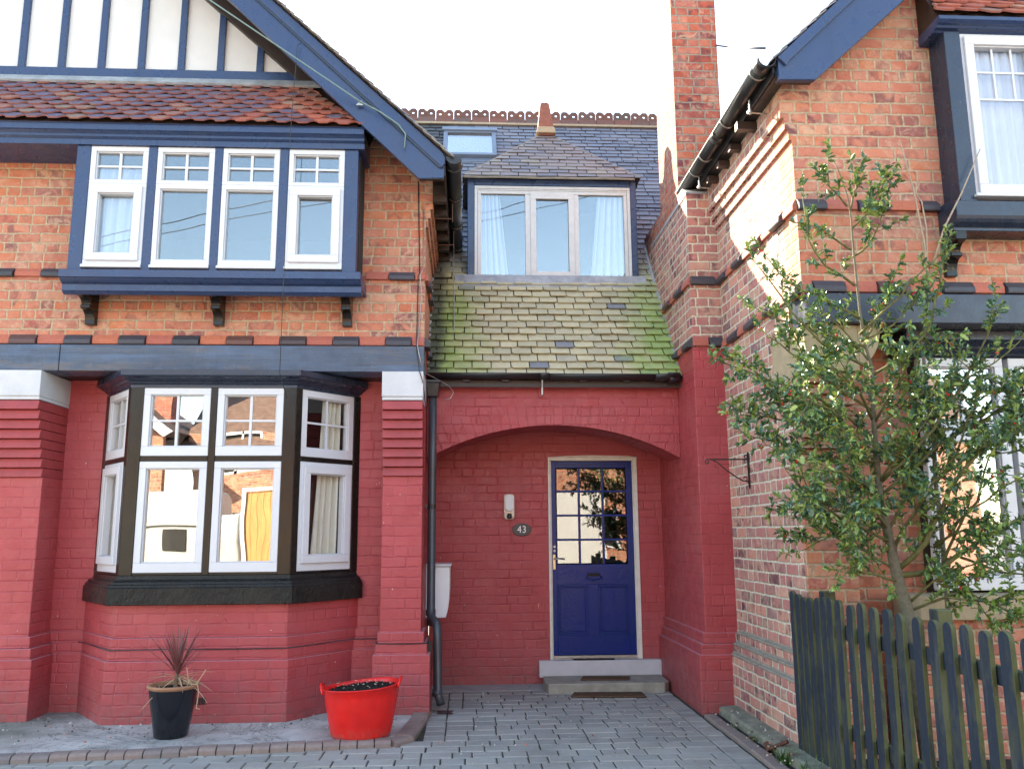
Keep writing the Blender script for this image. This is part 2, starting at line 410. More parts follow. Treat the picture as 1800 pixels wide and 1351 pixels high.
def tile_mod(t, c, o, r):
    x, y, z = t.sep(o)
    f = t.mr(t.ma('ADD', x, t.ma('MULTIPLY', t.ma('SUBTRACT', t.wn(t.comb(r, 1., 2.))[0], .5), 1.3)), -1.6, -1.4)
    left = t.mr(x, 1.2, 1.3)
    f = t.ma('MAXIMUM', f, left)
    red = t.ramp(t.wn(t.comb(r, 5., 2.))[0], [(0, (.42, .12, .075)), (.4, (.32, .10, .08)), (.7, (.40, .23, .16)), (.85, (.14, .07, .08)), (1, (.46, .15, .09))])
    c = t.mix(f, c, red)
    up = t.mr(t.ma('ADD', z, t.ma('MULTIPLY', x, .12)), 4.72, 5.1, 0., .6)
    c = t.mix(t.ma('MULTIPLY', t.ma('MULTIPLY', t.mr(x, -1.7, -1.0), up), t.mr(x, 1.2, 1.1)), c, (.34, .24, .18))
    # the raw clay of each lower edge
    nz = t.sep(t.geo().outputs['True Normal'])
    side = t.mr(nz[2], .15, -.1)
    c = t.mix(t.ma('MULTIPLY', side, .7), c, (.32, .10, .075))
    return t.mix(t.mr(t.noise(6., o, 5, .7), .58, .7, 0., .5), c, (.20, .17, .13))
m_tile = M_island('club_tile', [(0, (.15, .12, .17)), (.25, (.13, .115, .17)), (.5, (.18, .12, .14)), (.72, (.12, .105, .15)), (.88, (.33, .15, .12)), (1, (.22, .18, .15))], .6, tile_mod, .003, 40.)
m_ridge = M_island('terracotta_ridge', [(0, (.20, .085, .06)), (.4, (.14, .075, .06)), (.7, (.24, .09, .06)), (1, (.12, .09, .075))], .8, None, .004, 25.)
def paver_mod(t, c, o, r):
    n = t.noise(2.2, o, 5, .65)
    c = t.mix(t.mr(n, .35, .75, 0., .6), c, (.38, .375, .35))
    c = t.mix(t.mr(t.noise(.8, t.vadd(o, (3., 3., 0.)), 5, .7), .52, .72, 0., .55), c, t.mix(1., c, (.5, .5, .48), 'MULTIPLY'))
    c = t.mix(t.mr(t.noise(7., t.vadd(o, (8., 1., 0.)), 5, .75), .66, .74, 0., .5), c, (.08, .075, .07))
    n = t.noise(60., o, 3, .7)
    return t.mix(t.mr(n, .62, .75, 0., .5), c, (.5, .49, .47))
m_paver = M_island('grey_block_paving', [(0, (.28, .262, .235)), (.3, (.33, .31, .275)), (.6, (.25, .24, .22)), (1, (.37, .345, .30))], .85, paver_mod, .004, 35., .3)
m_kerb = M_island('brown_edging_block', [(0, (.24, .18, .16)), (.5, (.28, .21, .18)), (1, (.20, .17, .16))], .85, None, .004, 30.)
m_soil = M_flat('dark_soil', (.028, .022, .018), 1., .4, 30., .02)
def M_concrete():
    t = NT('gravelly_concrete', .9, .3); o = t.geo().outputs['Position']
    c = t.ramp(t.noise(3., o, 5, .65), [(.3, (.30, .285, .265)), (.52, (.46, .44, .41)), (.7, (.60, .58, .54))])
    c = t.mix(t.mr(t.noise(110., o, 2, .8), .6, .7, 0., .55), c, (.5, .47, .42))
    c = t.mix(t.mr(t.noise(80., t.vadd(o, (3., 1., 0.)), 2, .8), .6, .7, 0., .55), c, (.07, .065, .06))
    x, y, z = t.sep(o)
    gr = t.ma('MULTIPLY', t.mr(t.ma('ADD', x, t.ma('MULTIPLY', t.noise(4., o, 4), .8)), -2.3, -3.1), t.mr(y, 6.2, 6.5))
    c = t.mix(t.ma('MULTIPLY', gr, .7), c, (.085, .10, .055))
    ck = t.noise(1.2, o, 6, .75, 1.); ckf = t.mr(t.ma('ABSOLUTE', t.ma('SUBTRACT', ck, .5)), .0, .006, 1., 0.)
    c = t.mix(t.ma('MULTIPLY', ckf, .8), c, (.05, .045, .04))
    h = t.ma('SUBTRACT', t.noise(70., o, 4, .8), t.ma('MULTIPLY', ckf, .6))
    return t.fin(c, None, t.bump(h, .008, 1.))
m_conc = M_concrete()
m_stepst = M_flat('worn_step_stone', (.36, .34, .28), .9, .22, 9., .006)

def M_glass(name, refl=.30, wav=.006, tint=(.93, .95, .96)):
    t = NT(name); nt = t.t; nt.nodes.remove(t.b)
    o = t.geo().outputs['Position']
    nr = t.bump(t.noise(1.7, o, 1, .4), wav, 1.)
    g = t.n('ShaderNodeBsdfGlossy'); g.inputs['Roughness'].default_value = .004; t.put(g.inputs['Normal'], nr)
    tr = t.n('ShaderNodeBsdfTransparent'); tr.inputs[0].default_value = tint+(1,)
    lw = t.n('ShaderNodeLayerWeight'); lw.inputs[0].default_value = .5
    fac = t.ma('ADD', t.ma('MULTIPLY', t.ma('POWER', lw.outputs['Facing'], 4.), 1.-refl), refl, clamp=True)
    mx = t.n('ShaderNodeMixShader'); t.put(mx.inputs[0], fac)
    nt.links.new(tr.outputs[0], mx.inputs[1]); nt.links.new(g.outputs[0], mx.inputs[2])
    nt.links.new(mx.outputs[0], nt.nodes['Material Output'].inputs[0])
    return t.m
m_glass = M_glass('window_glass', .17, .0012)
m_glass_bay = M_glass('old_window_glass', .34, .003)
m_glass_side = M_glass('side_window_glass', .06, .002, (.97, .97, .97))
m_glass_roof = M_glass('rooflight_glass', .5, .002)
m_glass_door = M_glass('obscure_door_glass', .15, .004, (.6, .6, .6))

# ------------------------------------------------------------------ ground
def ground():
    t = NT('street_ground', .9, .3); o = t.geo().outputs['Position']
    c = t.ramp(t.noise(1.1, o, 6, .7), [(.3, (.22, .21, .2)), (.7, (.34, .32, .30))])
    m = t.fin(c, None, t.bump(t.noise(40., o, 4), .01, .8))
    b = MB(); b.quad((-400, -400, -.06), (400, -400, -.06), (400, 600, -.06), (-400, 600, -.06)); struct(b.build('ground', m))
    # block paving
    rn = random.Random(11); b = MB()
    def block(x0, x1, y0, y1):
        g = .0045; j = lambda: rn.uniform(-.002, .002); z = rn.uniform(-.0025, .0025); tl = rn.uniform(-.0015, .0015)
        e = .006
        p = [(x0+g, y0+g), (x1-g, y0+g), (x1-g, y1-g), (x0+g, y1-g)]
        q = [(x0+g+e, y0+g+e), (x1-g-e, y0+g+e), (x1-g-e, y1-g-e), (x0+g+e, y1-g-e)]
        lo = [b.bm.verts.new((x+j(), y+j(), -.05)) for x, y in p]; mid = [b.bm.verts.new((x+j(), y+j(), z-.006)) for x, y in p]
        hi = [b.bm.verts.new((x+j(), y+j(), z+tl*(k > 1))) for k, (x, y) in enumerate(q)]
        for k in range(4):
            k2 = (k+1) % 4; b._f([lo[k], lo[k2], mid[k2], mid[k]]); b._f([mid[k], mid[k2], hi[k2], hi[k]])
        b._f(hi)
    y = 8.12; r = 0
    XR = 1.85
    while y > 1.2:
        x0 = -.30 if y-.155 > 6.24 else -5.2
        x = x0; y1 = y; y0 = y-.155
        if x0 == -.30: block(x, x+.155, y0, y1); x += .155   # border
        block(XR-.15, XR, y0, y1)
        while x < XR-.16:
            w = rn.choice((.125, .165, .165, .21, .23))*rn.uniform(.95, 1.05); xe = min(x+w, XR-.15)
            if XR-.15-xe < .07: xe = XR-.15
            block(x, xe, y0, y1); x = xe
        y -= .155; r += 1
    struct(b.build('driveway_paving', m_paver))
    b = MB(); b.quad((-5.3, 1.1, -.008), (1.9, 1.1, -.008), (1.9, 8.5, -.008), (-5.3, 8.5, -.008)); struct(b.build('paving_joint_bed', M_flat('mossy_joint', (.055, .062, .040), 1., .4, 9., .004)))
    b = MB(); b.box(-.36, 1.96, 8.125, 8.44, -.05, .004); struct(b.build('concrete_band', M_flat('smooth_concrete', (.36, .35, .335), .9, .15, 6., .004)))
    # raised concrete strip under the bay, kerb edging round it
    b = MB()
    b.xy([(-5.6, 5.72), (-2.9, 5.90), (-.47, 6.20), (-.30, 7.2), (-.3, 7.9), (-5.6, 7.9)], -.05, .028)
    struct(b.build('concrete_strip', m_conc))
    b = MB(); n = 46; rn = random.Random(5)
    def kerbline(P, Q, n, wd=.10, h=.045):
        P, Q = Vector(P), Vector(Q); d = (Q-P)/n; L = d.length; u = d.normalized(); w = Vector((-u.y, u.x, 0))
        for i in range(n):
            a = P+d*i; hh = h+rn.uniform(-.004, .004)
            pr = [(0, -.05), (0, hh-.02), (.018, hh-.004), (.04, hh), (wd, hh), (wd, -.05)]
            A = [b.bm.verts.new(a+u*.004+w*(x+rn.uniform(-.002, .002))+Vector((0, 0, z))) for x, z in pr]
            B = [b.bm.verts.new(a+u*(L-.004)+w*x+Vector((0, 0, z))) for x, z in pr]
            b._f(A); b._f(B[::-1])
            for k in range(len(pr)): b._f([A[k], A[(k+1) % 6], B[(k+1) % 6], B[k]])
    kerbline((-5.5, 5.60, 0), (-.50, 6.09, 0), 44)
    kerbline((-.47, 6.10, 0), (-.365, 6.23, 0), 1)
    kerbline((-.36, 6.24, 0), (-.27, 7.12, 0), 4, .12)
    struct(b.build('strip_kerb', m_kerb))
    b = MB(); kerbline((1.955, 6.88, 0), (1.985, 1.2, 0), 26, -.10, .03)
    # negative width runs the other way: rebuild as simple bevelled blocks
    b.bm.clear()
    y = 6.88
    while y > 1.2:
        L = .22; z = rn.uniform(-.004, .004)
        b.box(1.865, 1.955, y-L+.004, y-.003, -.05, .022+z); y -= L
    struct(b.build('border_kerb', m_kerb, None, .008))
    b = MB(); b.quad((1.95, 1, .004), (2.2, 1, .004), (2.2, 7.0, .004), (1.95, 7.0, .004)); b.quad((2.1, 1, .03), (9, 1, .03), (9, 5.6, .03), (2.1, 5.6, .03))
    struct(b.build('garden_soil', m_soil))
    b = MB(); b.xz([(2.0, -.05), (2.0, .055), (2.02, .065), (2.16, .075), (2.16, -.05)], 5.0, 6.93)
    struct(b.build('concrete_ledge', M_flat('mossy_concrete', (.24, .24, .18), .95, .3, 8., .012), None, .006))
ground()

# ------------------------------------------------------------------ shared window builder
def W(origin, udir, out):
    o = Vector(origin); u = Vector(udir).normalized(); w = Vector(out).normalized()
    return lambda a, d, z: tuple(o+u*a+w*d+Vector((0, 0, z)))
def frame_boxes(b, T, u0, u1, z0, z1, fw_, d0, d1, bot=None):
    bot = bot or fw_
    b.box(u0, u1, d0, d1, z1-fw_, z1, T); b.box(u0, u1, d0, d1, z0, z0+bot, T)
    b.box(u0, u0+fw_, d0, d1, z0+bot, z1-fw_, T); b.box(u1-fw_, u1, d0, d1, z0+bot, z1-fw_, T)
def light(par, T, u0, u1, z0, z1, bars=None, casement=False, fr=.052, bot=None, mat=None, gl=None, dep=.05):
    """one white framed light: outer frame, optional casement, glazing bars, pane"""
    b = MB(); frame_boxes(b, T, u0, u1, z0, z1, fr, -.03, dep-.02, bot)
    g0, g1, h0, h1 = u0+fr, u1-fr, z0+(bot or fr), z1-fr
    # chamfer step inside
    frame_boxes(b, T, g0, g1, h0, h1, .009, -.03, dep-.034)
    if casement:
        k = .048
        frame_boxes(b, T, g0-.014, g1+.014, h0-.014, h1+.014, k+.014, -.02, dep+.004)
        g0 += k; g1 -= k; h0 += k; h1 -= k
        frame_boxes(b, T, g0, g1, h0, h1, .008, -.02, dep-.012)
    o = b.build('window_frame', mat or m_pvc, par, .003)
    if bars:
        nu, nz = bars; b = MB(); w = .010
        for i in range(1, nu):
            c = g0+(g1-g0)*i/nu; b.box(c-w, c+w, -.012, .006, h0, h1, T)
        for i in range(1, nz):
            c = h0+(h1-h0)*i/nz; b.box(g0, g1, -.0115, .0055, c-w*.8, c+w*.8, T)
        b.build('glazing_bar', mat or m_pvc, par)
    b = MB(); b.box(g0-.004, g1+.004, -.016, -.010, h0-.004, h1+.004, T); b.build('pane', gl or m_glass, par)
def curtain(label, T, u0, u1, z0, z1, d, mat, waves=7, amp=.025, top=None, group=None):
    b = MB(); n = 70; m = 10; V = []
    rn = random.Random(hash(label) % 999 if False else len(label))
    ph = [rn.uniform(0, 6) for _ in range(4)]
    for j in range(m+1):
        row = []
        f = j/m
        a0, a1 = u0, u1
        if top: a0, a1 = u0+(top[0]-u0)*f, u1+(top[1]-u1)*f
        for i in range(n+1):
            s = i/n; u = a0+(a1-a0)*s
            dd = d+amp*math.sin(waves*2*math.pi*s+ph[0]+.5*math.sin(3*f))+amp*.4*math.sin(waves*3.7*math.pi*s+ph[1]+f)
            row.append(b.bm.verts.new(T(u, dd, z0+(z1-z0)*f)))
        V.append(row)
    for j in range(m):
        for i in range(n): b._f([V[j][i], V[j][i+1], V[j+1][i+1], V[j+1][i]])
    o = b.build('curtain', mat, None, 0, True); s = o.modifiers.new('thickness', 'SOLIDIFY'); s.thickness = .004
    return tag(o, label, 'curtain', group)
def room(par, x0, x1, y0, y1, z0, z1, mat=None):
    b = MB()
    b.box(x0, x1, y1, y1+.05, z0, z1); b.box(x0-.05, x0, y0, y1, z0, z1); b.box(x1, x1+.05, y0, y1, z0, z1)
    b.box(x0, x1, y0, y1, z1, z1+.05); b.box(x0, x1, y0, y1, z0-.05, z0)
    b.build('room_interior', mat or m_dark, par)
def stringcourse(b, P, udir, out, n_first, length, z0, z1, start_dark=True, off=0.):
    """row of projecting plinth bricks, alternately red (mat 0) and blue (mat 1)"""
    T = W(P, udir, out); u = off; dark = start_dark; rn = random.Random(8)
    while u < length:
        w = .217; e = min(u+w, length); s = max(u, 0)
        if e > s+.01:
            d = .05 if dark else .026; b.mi = 1 if dark else 0; h = z1-z0
            pr = [(-.02, 0), (d-.004, 0), (d, .012), (d-.002, h*.45), (.008, h), (-.02, h)] if dark else [(-.02, .006), (d, .006), (d, h*.55), (.006, h), (-.02, h)]
            pr = [(a+rn.uniform(-.001, .001), c) for a, c in pr]
            A = [b.bm.verts.new(T(s+.003, a, z0+c)) for a, c in pr]; B = [b.bm.verts.new(T(e-.003, a, z0+c)) for a, c in pr]
            b._f(A); b._f(B[::-1])
            for k in range(len(pr)): b._f([A[k], A[(k+1) % len(pr)], B[(k+1) % len(pr)], B[k]])
        u += w+.002; dark = not dark
def profile_run(b, path, prof, closed=False):
    """sweep profile [(out, z)] along horizontal polyline path [(x,y)], outward = right-hand side of travel"""
    n = len(path); rings = []
    for i, p in enumerate(path):
        P = Vector((p[0], p[1], 0))
        dirs = []
        if i > 0: dirs.append((P-Vector((*path[i-1], 0))).normalized())
        if i < n-1: dirs.append((Vector((*path[i+1], 0))-P).normalized())
        nr = [Vector((d.y, -d.x, 0)) for d in dirs]
        m = sum(nr, Vector()); m.normalize(); k = 1/max(.3, m.dot(nr[0]))
        rings.append([b.bm.verts.new(P+m*(k*o)+Vector((0, 0, z))) for o, z in prof])
    L = len(prof)
    for q, w in zip(rings, rings[1:]):
        for k in range(L): b._f([q[k], q[(k+1) % L], w[(k+1) % L], w[k]])
    b._f(rings[0]); b._f(rings[-1][::-1])
def scroll_bracket(par, x0, x1, ywall, yfront, z0, z1, mat):
    """oriel console: two stepped lobes"""
    D = ywall-yfront; H = z1-z0; pts = [(ywall, z1), (yfront, z1), (yfront, z1-H*.22)]
    for k in range(6):
        a = k/5*math.pi/2; pts.append((yfront+.02+D*.38*math.sin(a)*1., z1-H*.24-H*.22*(1-math.cos(a))))
    y2 = yfront+.02+D*.38
    pts += [(y2-.02, z1-H*.47), (y2-.02, z1-H*.56)]
    for k in range(6):
        a = k/5*math.pi/2; pts.append((y2+D*.30*math.sin(a), z1-H*.58-H*.28*(1-math.cos(a))))
    pts += [(y2+D*.30, z0), (ywall, z0)]
    b = MB(); b.yz(pts, x0, x1); b.build('bracket', mat, par, .003)
def holes_wall(b, x0, x1, z0, z1, y0, y1, holes):
    xs = sorted({x0, x1, *[h[0] for h in holes], *[h[1] for h in holes]}); zs = sorted({z0, z1, *[h[2] for h in holes], *[h[3] for h in holes]})
    for i in range(len(xs)-1):
        for j in range(len(zs)-1):
            cx, cz = (xs[i]+xs[i+1])/2, (zs[j]+zs[j+1])/2
            if any(h[0] < cx < h[1] and h[2] < cz < h[3] for h in holes): continue
            b.box(xs[i], xs[i+1], y0, y1, zs[j], zs[j+1])
    bmesh.ops.remove_doubles(b.bm, verts=b.bm.verts, dist=.0005)
    # drop internal coincident faces
    seen = {}
    for f in list(b.bm.faces):
        key = frozenset(v.index for v in f.verts) if False else tuple(sorted((round(v.co.x, 3), round(v.co.y, 3), round(v.co.z, 3)) for v in f.verts))
        seen.setdefault(key, []).append(f)
    kill = [f for fs in seen.values() if len(fs) > 1 for f in fs]
    bmesh.ops.delete(b.bm, geom=kill, context='FACES_ONLY')

# ================================================================== LEFT: gabled house
def left_house():
    H = thing('gabled_house', 'red painted and orange brick gabled house with navy timbers, left of the arched porch', 'house', (-2.0, 7.0, 0))
    XR = -.356
    # upper brick wall, hole behind the oriel
    b = MB(); holes_wall(b, -6.2, -.80, 2.966, 5.30, 7.0, 7.25, [(-3.10, -.98, 3.5, 4.6)])
    b.xz([(-.80, 2.966), (XR, 2.966), (XR, 4.03), (-.336, 4.031), (-.336, 4.115), (-.317, 4.116), (-.317, 4.2), (-.297, 4.201), (-.297, 4.49), (-.80, 4.95)], 7.0, 7.25)
    # side wall towards the porch with its corbelled courses
    b.box(XR-.22, XR-.0, 7.2505, 8.6, 2.966, 4.03); b.box(XR-.2, -.336, 7.2505, 9.6, 4.031, 4.115)
    b.box(XR-.2, -.317, 7.2505, 9.6, 4.116, 4.20); b.box(XR-.2, -.297, 7.2505, 9.6, 4.201, 4.55)
    b.build('brick_wall', m_brick, H)
    # lower painted walls
    b = MB()
    holes_wall(b, -6.2, XR-.01, -.05, 2.95, 7.42, 7.6, [(-3.06, -.985, .96, 2.72)])
    for k, z in enumerate((.48, .56, .645)):          # plinth steps on the recessed wall
        b.box(-6.2, -.5, 7.42-.078+.026*k, 7.43, -.05 if k == 0 else z-.084, z)
    b.box(XR-.25, XR-.002, 7.30, 8.46, -.05, 2.97)
    b.build('painted_wall', m_red, H)
    # piers: louvred corbel courses under white caps
    for (x0, x1, nm) in ((-.69, -.36, 'r'), (-5.0, -3.43, 'l')):
        b = MB()
        n = 8; zt = 2.505; h = (zt-1.895)/n
        for i in range(n):
            za = 1.895+i*h; y = 7.075-.0215*(i+1)
            b.xz  # courses lean: bottom edge proud
            b.hexa([(x0, y-.006, za), (x1, y-.006, za), (x1, 7.44, za), (x0, 7.44, za), (x0, y+.012, za+h-.004), (x1, y+.012, za+h-.004), (x1, 7.44, za+h-.004), (x0, 7.44, za+h-.004)])
        b.build('louvred_courses', m_red_plain, H, .004, seg=2); b = MB(); b.box(x0, x1, 7.075, 7.45, .63, 1.894)
        for k, z in enumerate((.48, .56, .645)):
            e = .078-.026*k
            b.box(x0-(e*.6 if nm == 'r' else 0), x1+e, 7.075-e, 7.46, -.05 if k == 0 else z-.084, z)
        p = b.build('pier', m_red, H, .006, seg=2)
        b = MB(); b.box(x0-.004, x1+.004, 6.895, 7.46, 2.535, 2.744); b.box(x0-.001, x1+.001, 6.905, 7.455, 2.506, 2.5345)
        b.build('pier_cap', m_white_ms, p, .004, seg=2)
    # beam
    b = MB(); b.box(-6.2, -3.315, 6.93, 7.2, 2.746, 2.965); b.box(-3.310, XR+.002, 6.93, 7.2, 2.746, 2.965)
    b.build('timber_beam', m_beam, H, .006, seg=2)
    b = MB(); b.box(-6.2, XR-.01, 7.0, 7.42, 2.75, 2.80); b.build('beam_soffit', m_dbrown, H)
    for a in (((-6.0, 7.0, 0), (1, 0, 0), (0, -1, 0), 0, 5.644, 2.975, 3.06, True, .065), ((-6.0, 7.0, 0), (1, 0, 0), (0, -1, 0), 0, 2.72, 3.55, 3.625, True, -.17),
              ((-.86, 7.0, 0), (1, 0, 0), (0, -1, 0), 0, .504, 3.55, 3.625, False, -.02), ((XR, 7.0, 0), (0, 1, 0), (1, 0, 0), 0, 1.0, 2.975, 3.06, True, -.04), ((XR, 7.0, 0), (0, 1, 0), (1, 0, 0), 0, 1.3, 3.55, 3.625, False, -.05)):
        b = MB(); stringcourse(b, *a); b.build('string_course', [m_redbk, m_blubk], H, .002)
    # gable face
    b = MB(); b.xz([(-6.2, 5.28), (-1.10, 5.28), (-3.75, 7.72), (-6.2, 5.5)], 7.02, 7.25)
    b.build('gable_render', m_render, H)
    b = MB(); b.box(-6.2, -.95, 6.985, 7.03, 5.365, 5.452); b.build('gable_rail', m_navy, H, .003)
    rn = random.Random(4)
    for k in range(12):
        x = -1.835-.3425*k
        ztop = min(8.1, 5.45+(.93*(-1.45-x)))
        if k == 0: ztop = 5.72
        b = MB(); w = .030; j = rn.uniform(-.004, .004)
        b.hexa([(x-w+j, 6.99, 5.4525), (x+w+j, 6.99, 5.4525), (x+w+j, 7.03, 5.4525), (x-w+j, 7.03, 5.4525), (x-w*.92, 6.99, ztop), (x+w*.92, 6.99, ztop), (x+w*.92, 7.03, ztop), (x-w*.92, 7.03, ztop)])
        b.build('timber_stud', m_navy, H, .002)
    vz = lambda x: 4.444-.93*(x+.143)
    # raking timber inside the overhang
    b = MB(); b.xz([(-.86, 4.76), (-1.58, 5.452), (-3.8, 7.45), (-3.8, 7.62), (-.80, 4.9)], 6.97, 7.03); b.build('raking_timber', m_dbrown, H, .003)
    b = MB(); b.xz([(-.30, vz(-.30)-.085), (-3.75, vz(-3.75)-.085), (-3.75, vz(-3.75)-.051), (-.30, vz(-.30)-.051)], 6.531, 7.015); b.build('overhang_soffit', m_dbrown, H)
    # tiled apron and its cornice
    a = MB(); U = Vector((1, 0, 0)); V = Vector((0, .47, .60)).normalized(); L = math.hypot(.47, .60)*1.0
    slates(a, (0, 6.50, 4.715), U, V, [(-6.2, 0), (-.835, 0), (-1.42, L), (-6.2, L)], .0825, .165, .014, .022, random.Random(6), 'tile', .003)
    a.build('apron_tiles', m_tile, H)
    b = MB(); b.yz([(6.53, 4.705), (7.02, 5.32), (7.02, 4.68), (6.56, 4.68)], -6.2, -.90)
    b.build('apron_board', m_dbrown, H)
    b = MB(); b.yz([(6.92, 5.27), (6.984, 5.34), (6.984, 5.363), (6.97, 5.363), (6.90, 5.285)], -6.2, -1.28); b.build('lead_flashing', m_lead, H)
    b = MB(); b.yz([(6.60, 4.555), (6.60, 4.60), (6.575, 4.615), (6.575, 4.635), (6.55, 4.65), (6.535, 4.655), (6.535, 4.70), (6.52, 4.708), (6.98, 4.708), (6.98, 4.555)], -6.2, -.848)
    b.build('apron_cornice', m_navy, H)
    # ---- oriel
    b = MB(); Y = 6.62; X0, X1 = -3.168, -.897
    b.box(X0, -3.058, Y, 6.72, 3.50, 4.5545); b.box(-1.008, X1, Y, 6.72, 3.50, 4.5545)
    for xm in ((-2.596, -2.527), (-2.064, -2.0), (-1.537, -1.468)): b.box(xm[0], xm[1], Y, 6.70, 3.50, 4.5545)
    b.box(-3.0575, -2.5965, Y+.05, 6.7, 3.50, 3.52); b.box(-2.5265, -2.0645, Y+.05, 6.7, 3.50, 3.52); b.box(-1.9995, -1.5375, Y+.05, 6.7, 3.50, 3.52); b.box(-1.4675, -1.0085, Y+.05, 6.7, 3.50, 3.52)
    b.box(X0+.004, X0+.04, 6.7205, 7.0, 3.40, 4.5545); b.box(X1-.04, X1-.004, 6.7205, 7.0, 3.40, 4.5545)
    OR = b.build('oriel_window', m_navy, H, .003)
    T = W((0, 6.655, 0), (1, 0, 0), (0, -1, 0))
    for i, (u0, u1) in enumerate(((-3.057, -2.597), (-2.526, -2.065), (-1.999, -1.538), (-1.467, -1.009))):
        # top light and lower light share one frame
        light(OR, T, u0, u1, 4.235, 4.553, (2, 2), False, .042, .030)
        light(OR, T, u0, u1, 3.545, 4.2345, None, i in (0, 3), .040, .048)
        b = MB(); b.box(u0-.004, u1+.002, 0, .055, 3.521, 3.5445, T); b.build('window_sill', m_pvc, OR, .003)
    b = MB()
    b.yz([(6.99, 3.40), (6.72, 3.40), (6.72, 3.322), (6.69, 3.322), (6.675, 3.335), (6.66, 3.345), (6.66, 3.395), (6.63, 3.405), (6.61, 3.42), (6.60, 3.43), (6.585, 3.435), (6.585, 3.497), (6.99, 3.497)], X0-.045, X1+.045)
    b.build('oriel_sill', m_navy, OR, .002)
    for x in (-3.10, -2.06, -1.0):
        scroll_bracket(OR, x-.038, x+.038, 7.0, 6.73, 3.135, 3.399, m_black)
    room(H, -3.12, -.94, 6.73, 9.2, 3.45, 4.56, m_dark)
    # ---- bay: brick base
    Y = 6.90; A, B = -2.70, -1.39; EA, EB = -3.16, -.91; Yb = 7.42
    b = MB(); pth = lambda e: [(EA-e*.4, Yb+.05), (EA-e*.4, Yb), (A-e*.4, Y-e), (B+e*.4, Y-e), (EB+e*.4, Yb), (EB+e*.4, Yb+.05)]
    def slab(e, z0, z1): b.xy(pth(e), z0, z1)
    slab(.078, -.05, .48); slab(.052, .4801, .56); slab(.026, .5601, .645); slab(0, .6451, .925)
    b.build('bay_base', m_red, H, .006, seg=2)
    # timber bay
    b = MB()
    ZT, ZB = 2.61, 1.115
    b.box(-2.71, -2.606, Y, 7.0, ZB, ZT); b.box(-1.487, -1.385, Y, 7.0, ZB, ZT); b.box(-2.073, -2.018, Y+.004, 6.97, ZB, ZT)
    b.box(-2.6055, -2.0735, Y+.006, 6.97, 2.006, 2.049); b.box(-2.0175, -1.4875, Y+.006, 6.97, 2.006, 2.049)
    b.box(-2.6055, -2.0735, Y+.006, 6.97, ZB, 1.134); b.box(-2.0175, -1.4875, Y+.006, 6.97, ZB, 1.134)
    # canted sides
    EA2, EB2 = -3.115, -.925
    lL = math.hypot(EA2+2.71, Yb-Y); uL = ((EA2+2.71)/lL, (Yb-Y)/lL, 0); oL = (-uL[1], uL[0], 0)
    TL = W((-2.71, Y+.001, 0), uL, oL if oL[1] < 0 else tuple(-q for q in oL))
    lR = math.hypot(EB2+1.385, Yb-Y); uR = ((EB2+1.385)/lR, (Yb-Y)/lR, 0); oR = (uR[1], -uR[0], 0)
    TR = W((-1.385, Y+.001, 0), uR, oR)
    for T, l in ((TL, lL), (TR, lR)):
        b.box(.002, .065, -.09, -.001, ZB, ZT, T); b.box(l-.075, l+.03, -.09, -.001, ZB, ZT, T)
        b.box(.0655, l-.0755, -.08, -.003, 2.01, 2.05, T); b.box(.0655, l-.0755, -.08, -.003, ZB, 1.134, T)
    BAY = b.build('bay_window', m_black, H, .003)
    T = W((0, Y+.035, 0), (1, 0, 0), (0, -1, 0))
    for u0, u1 in ((-2.605, -2.074), (-2.017, -1.488)):
        light(BAY, T, u0, u1, 2.05, 2.602, (2, 2), False, .055, .075, gl=m_glass_bay)
        light(BAY, T, u0, u1, 1.135, 2.005, None, False, .055, .075, gl=m_glass_bay)
    for T0, l in ((TL, lL), (TR, lR)):
        T = (lambda f: lambda a, d, z: f(a, d-.035, z))(T0)
        light(BAY, T, .067, l-.077, 2.051, 2.602, (2, 2), False, .055, .07, gl=m_glass_side)
        light(BAY, T, .067, l-.077, 1.135, 2.009, None, True, .045, .075, gl=m_glass_side)
    c = MB(); path = [(EA2+.01, Yb+.01), (-2.71, Y), (-1.385, Y), (EB2-.01, Yb+.01)]
    profile_run(c, path, [(.004, 2.603), (.004, 2.625), (.02, 2.635), (.03, 2.65), (.05, 2.655), (.065, 2.67), (.09, 2.68), (.10, 2.69), (.10, 2.735), (-.06, 2.735), (-.06, 2.603)])
    c.build('bay_cornice', m_navyd, BAY)
    c = MB()
    profile_run(c, path, [(.078, .895), (.085, .90), (.085, 1.022), (.075, 1.028), (.07, 1.045), (.055, 1.05), (.05, 1.066), (.04, 1.07), (.015, 1.085), (.01, 1.114), (-.06, 1.114), (-.06, .895)])
    c.build('bay_sill', m_sillblk, BAY)
    b = MB(); b.xy([(EA, Yb), (-2.68, 6.93), (-1.41, 6.93), (EB, Yb)], 2.70, 2.73); b.build('bay_ceiling', m_room, H)
    b = MB(); b.box(-3.3, -.8, 7.6, 10., 1.0, 1.05); b.box(-3.3, -.8, 10., 10.05, 1.0, 2.8); b.box(-3.35, -3.3, 7.6, 10, 1., 2.8); b.box(-.8, -.75, 7.6, 10, 1., 2.8); b.box(-3.3, -.8, 7.6, 10, 2.75, 2.8)
    b.build('room_interior', m_room, H)
    b = MB(); b.xz([(-3.105, .60), (-3.07, .585), (-3.045, .60), (-3.05, .64), (-3.065, .655), (-3.09, .635)], 7.335, 7.345); b.build('exposed_brick_chip', M_flat('raw_orange_brick', (.62, .28, .15), .9, .15, 40., .004), H, .003)
    # air brick
    b = MB()
    for i in range(6): b.box(-2.055+i*.016, -2.046+i*.016, 6.816, 6.83, .165, .215)
    b.build('air_brick', m_dark, H)
    # ---- roof
    vz = lambda x: 4.444-.93*(x+.143)
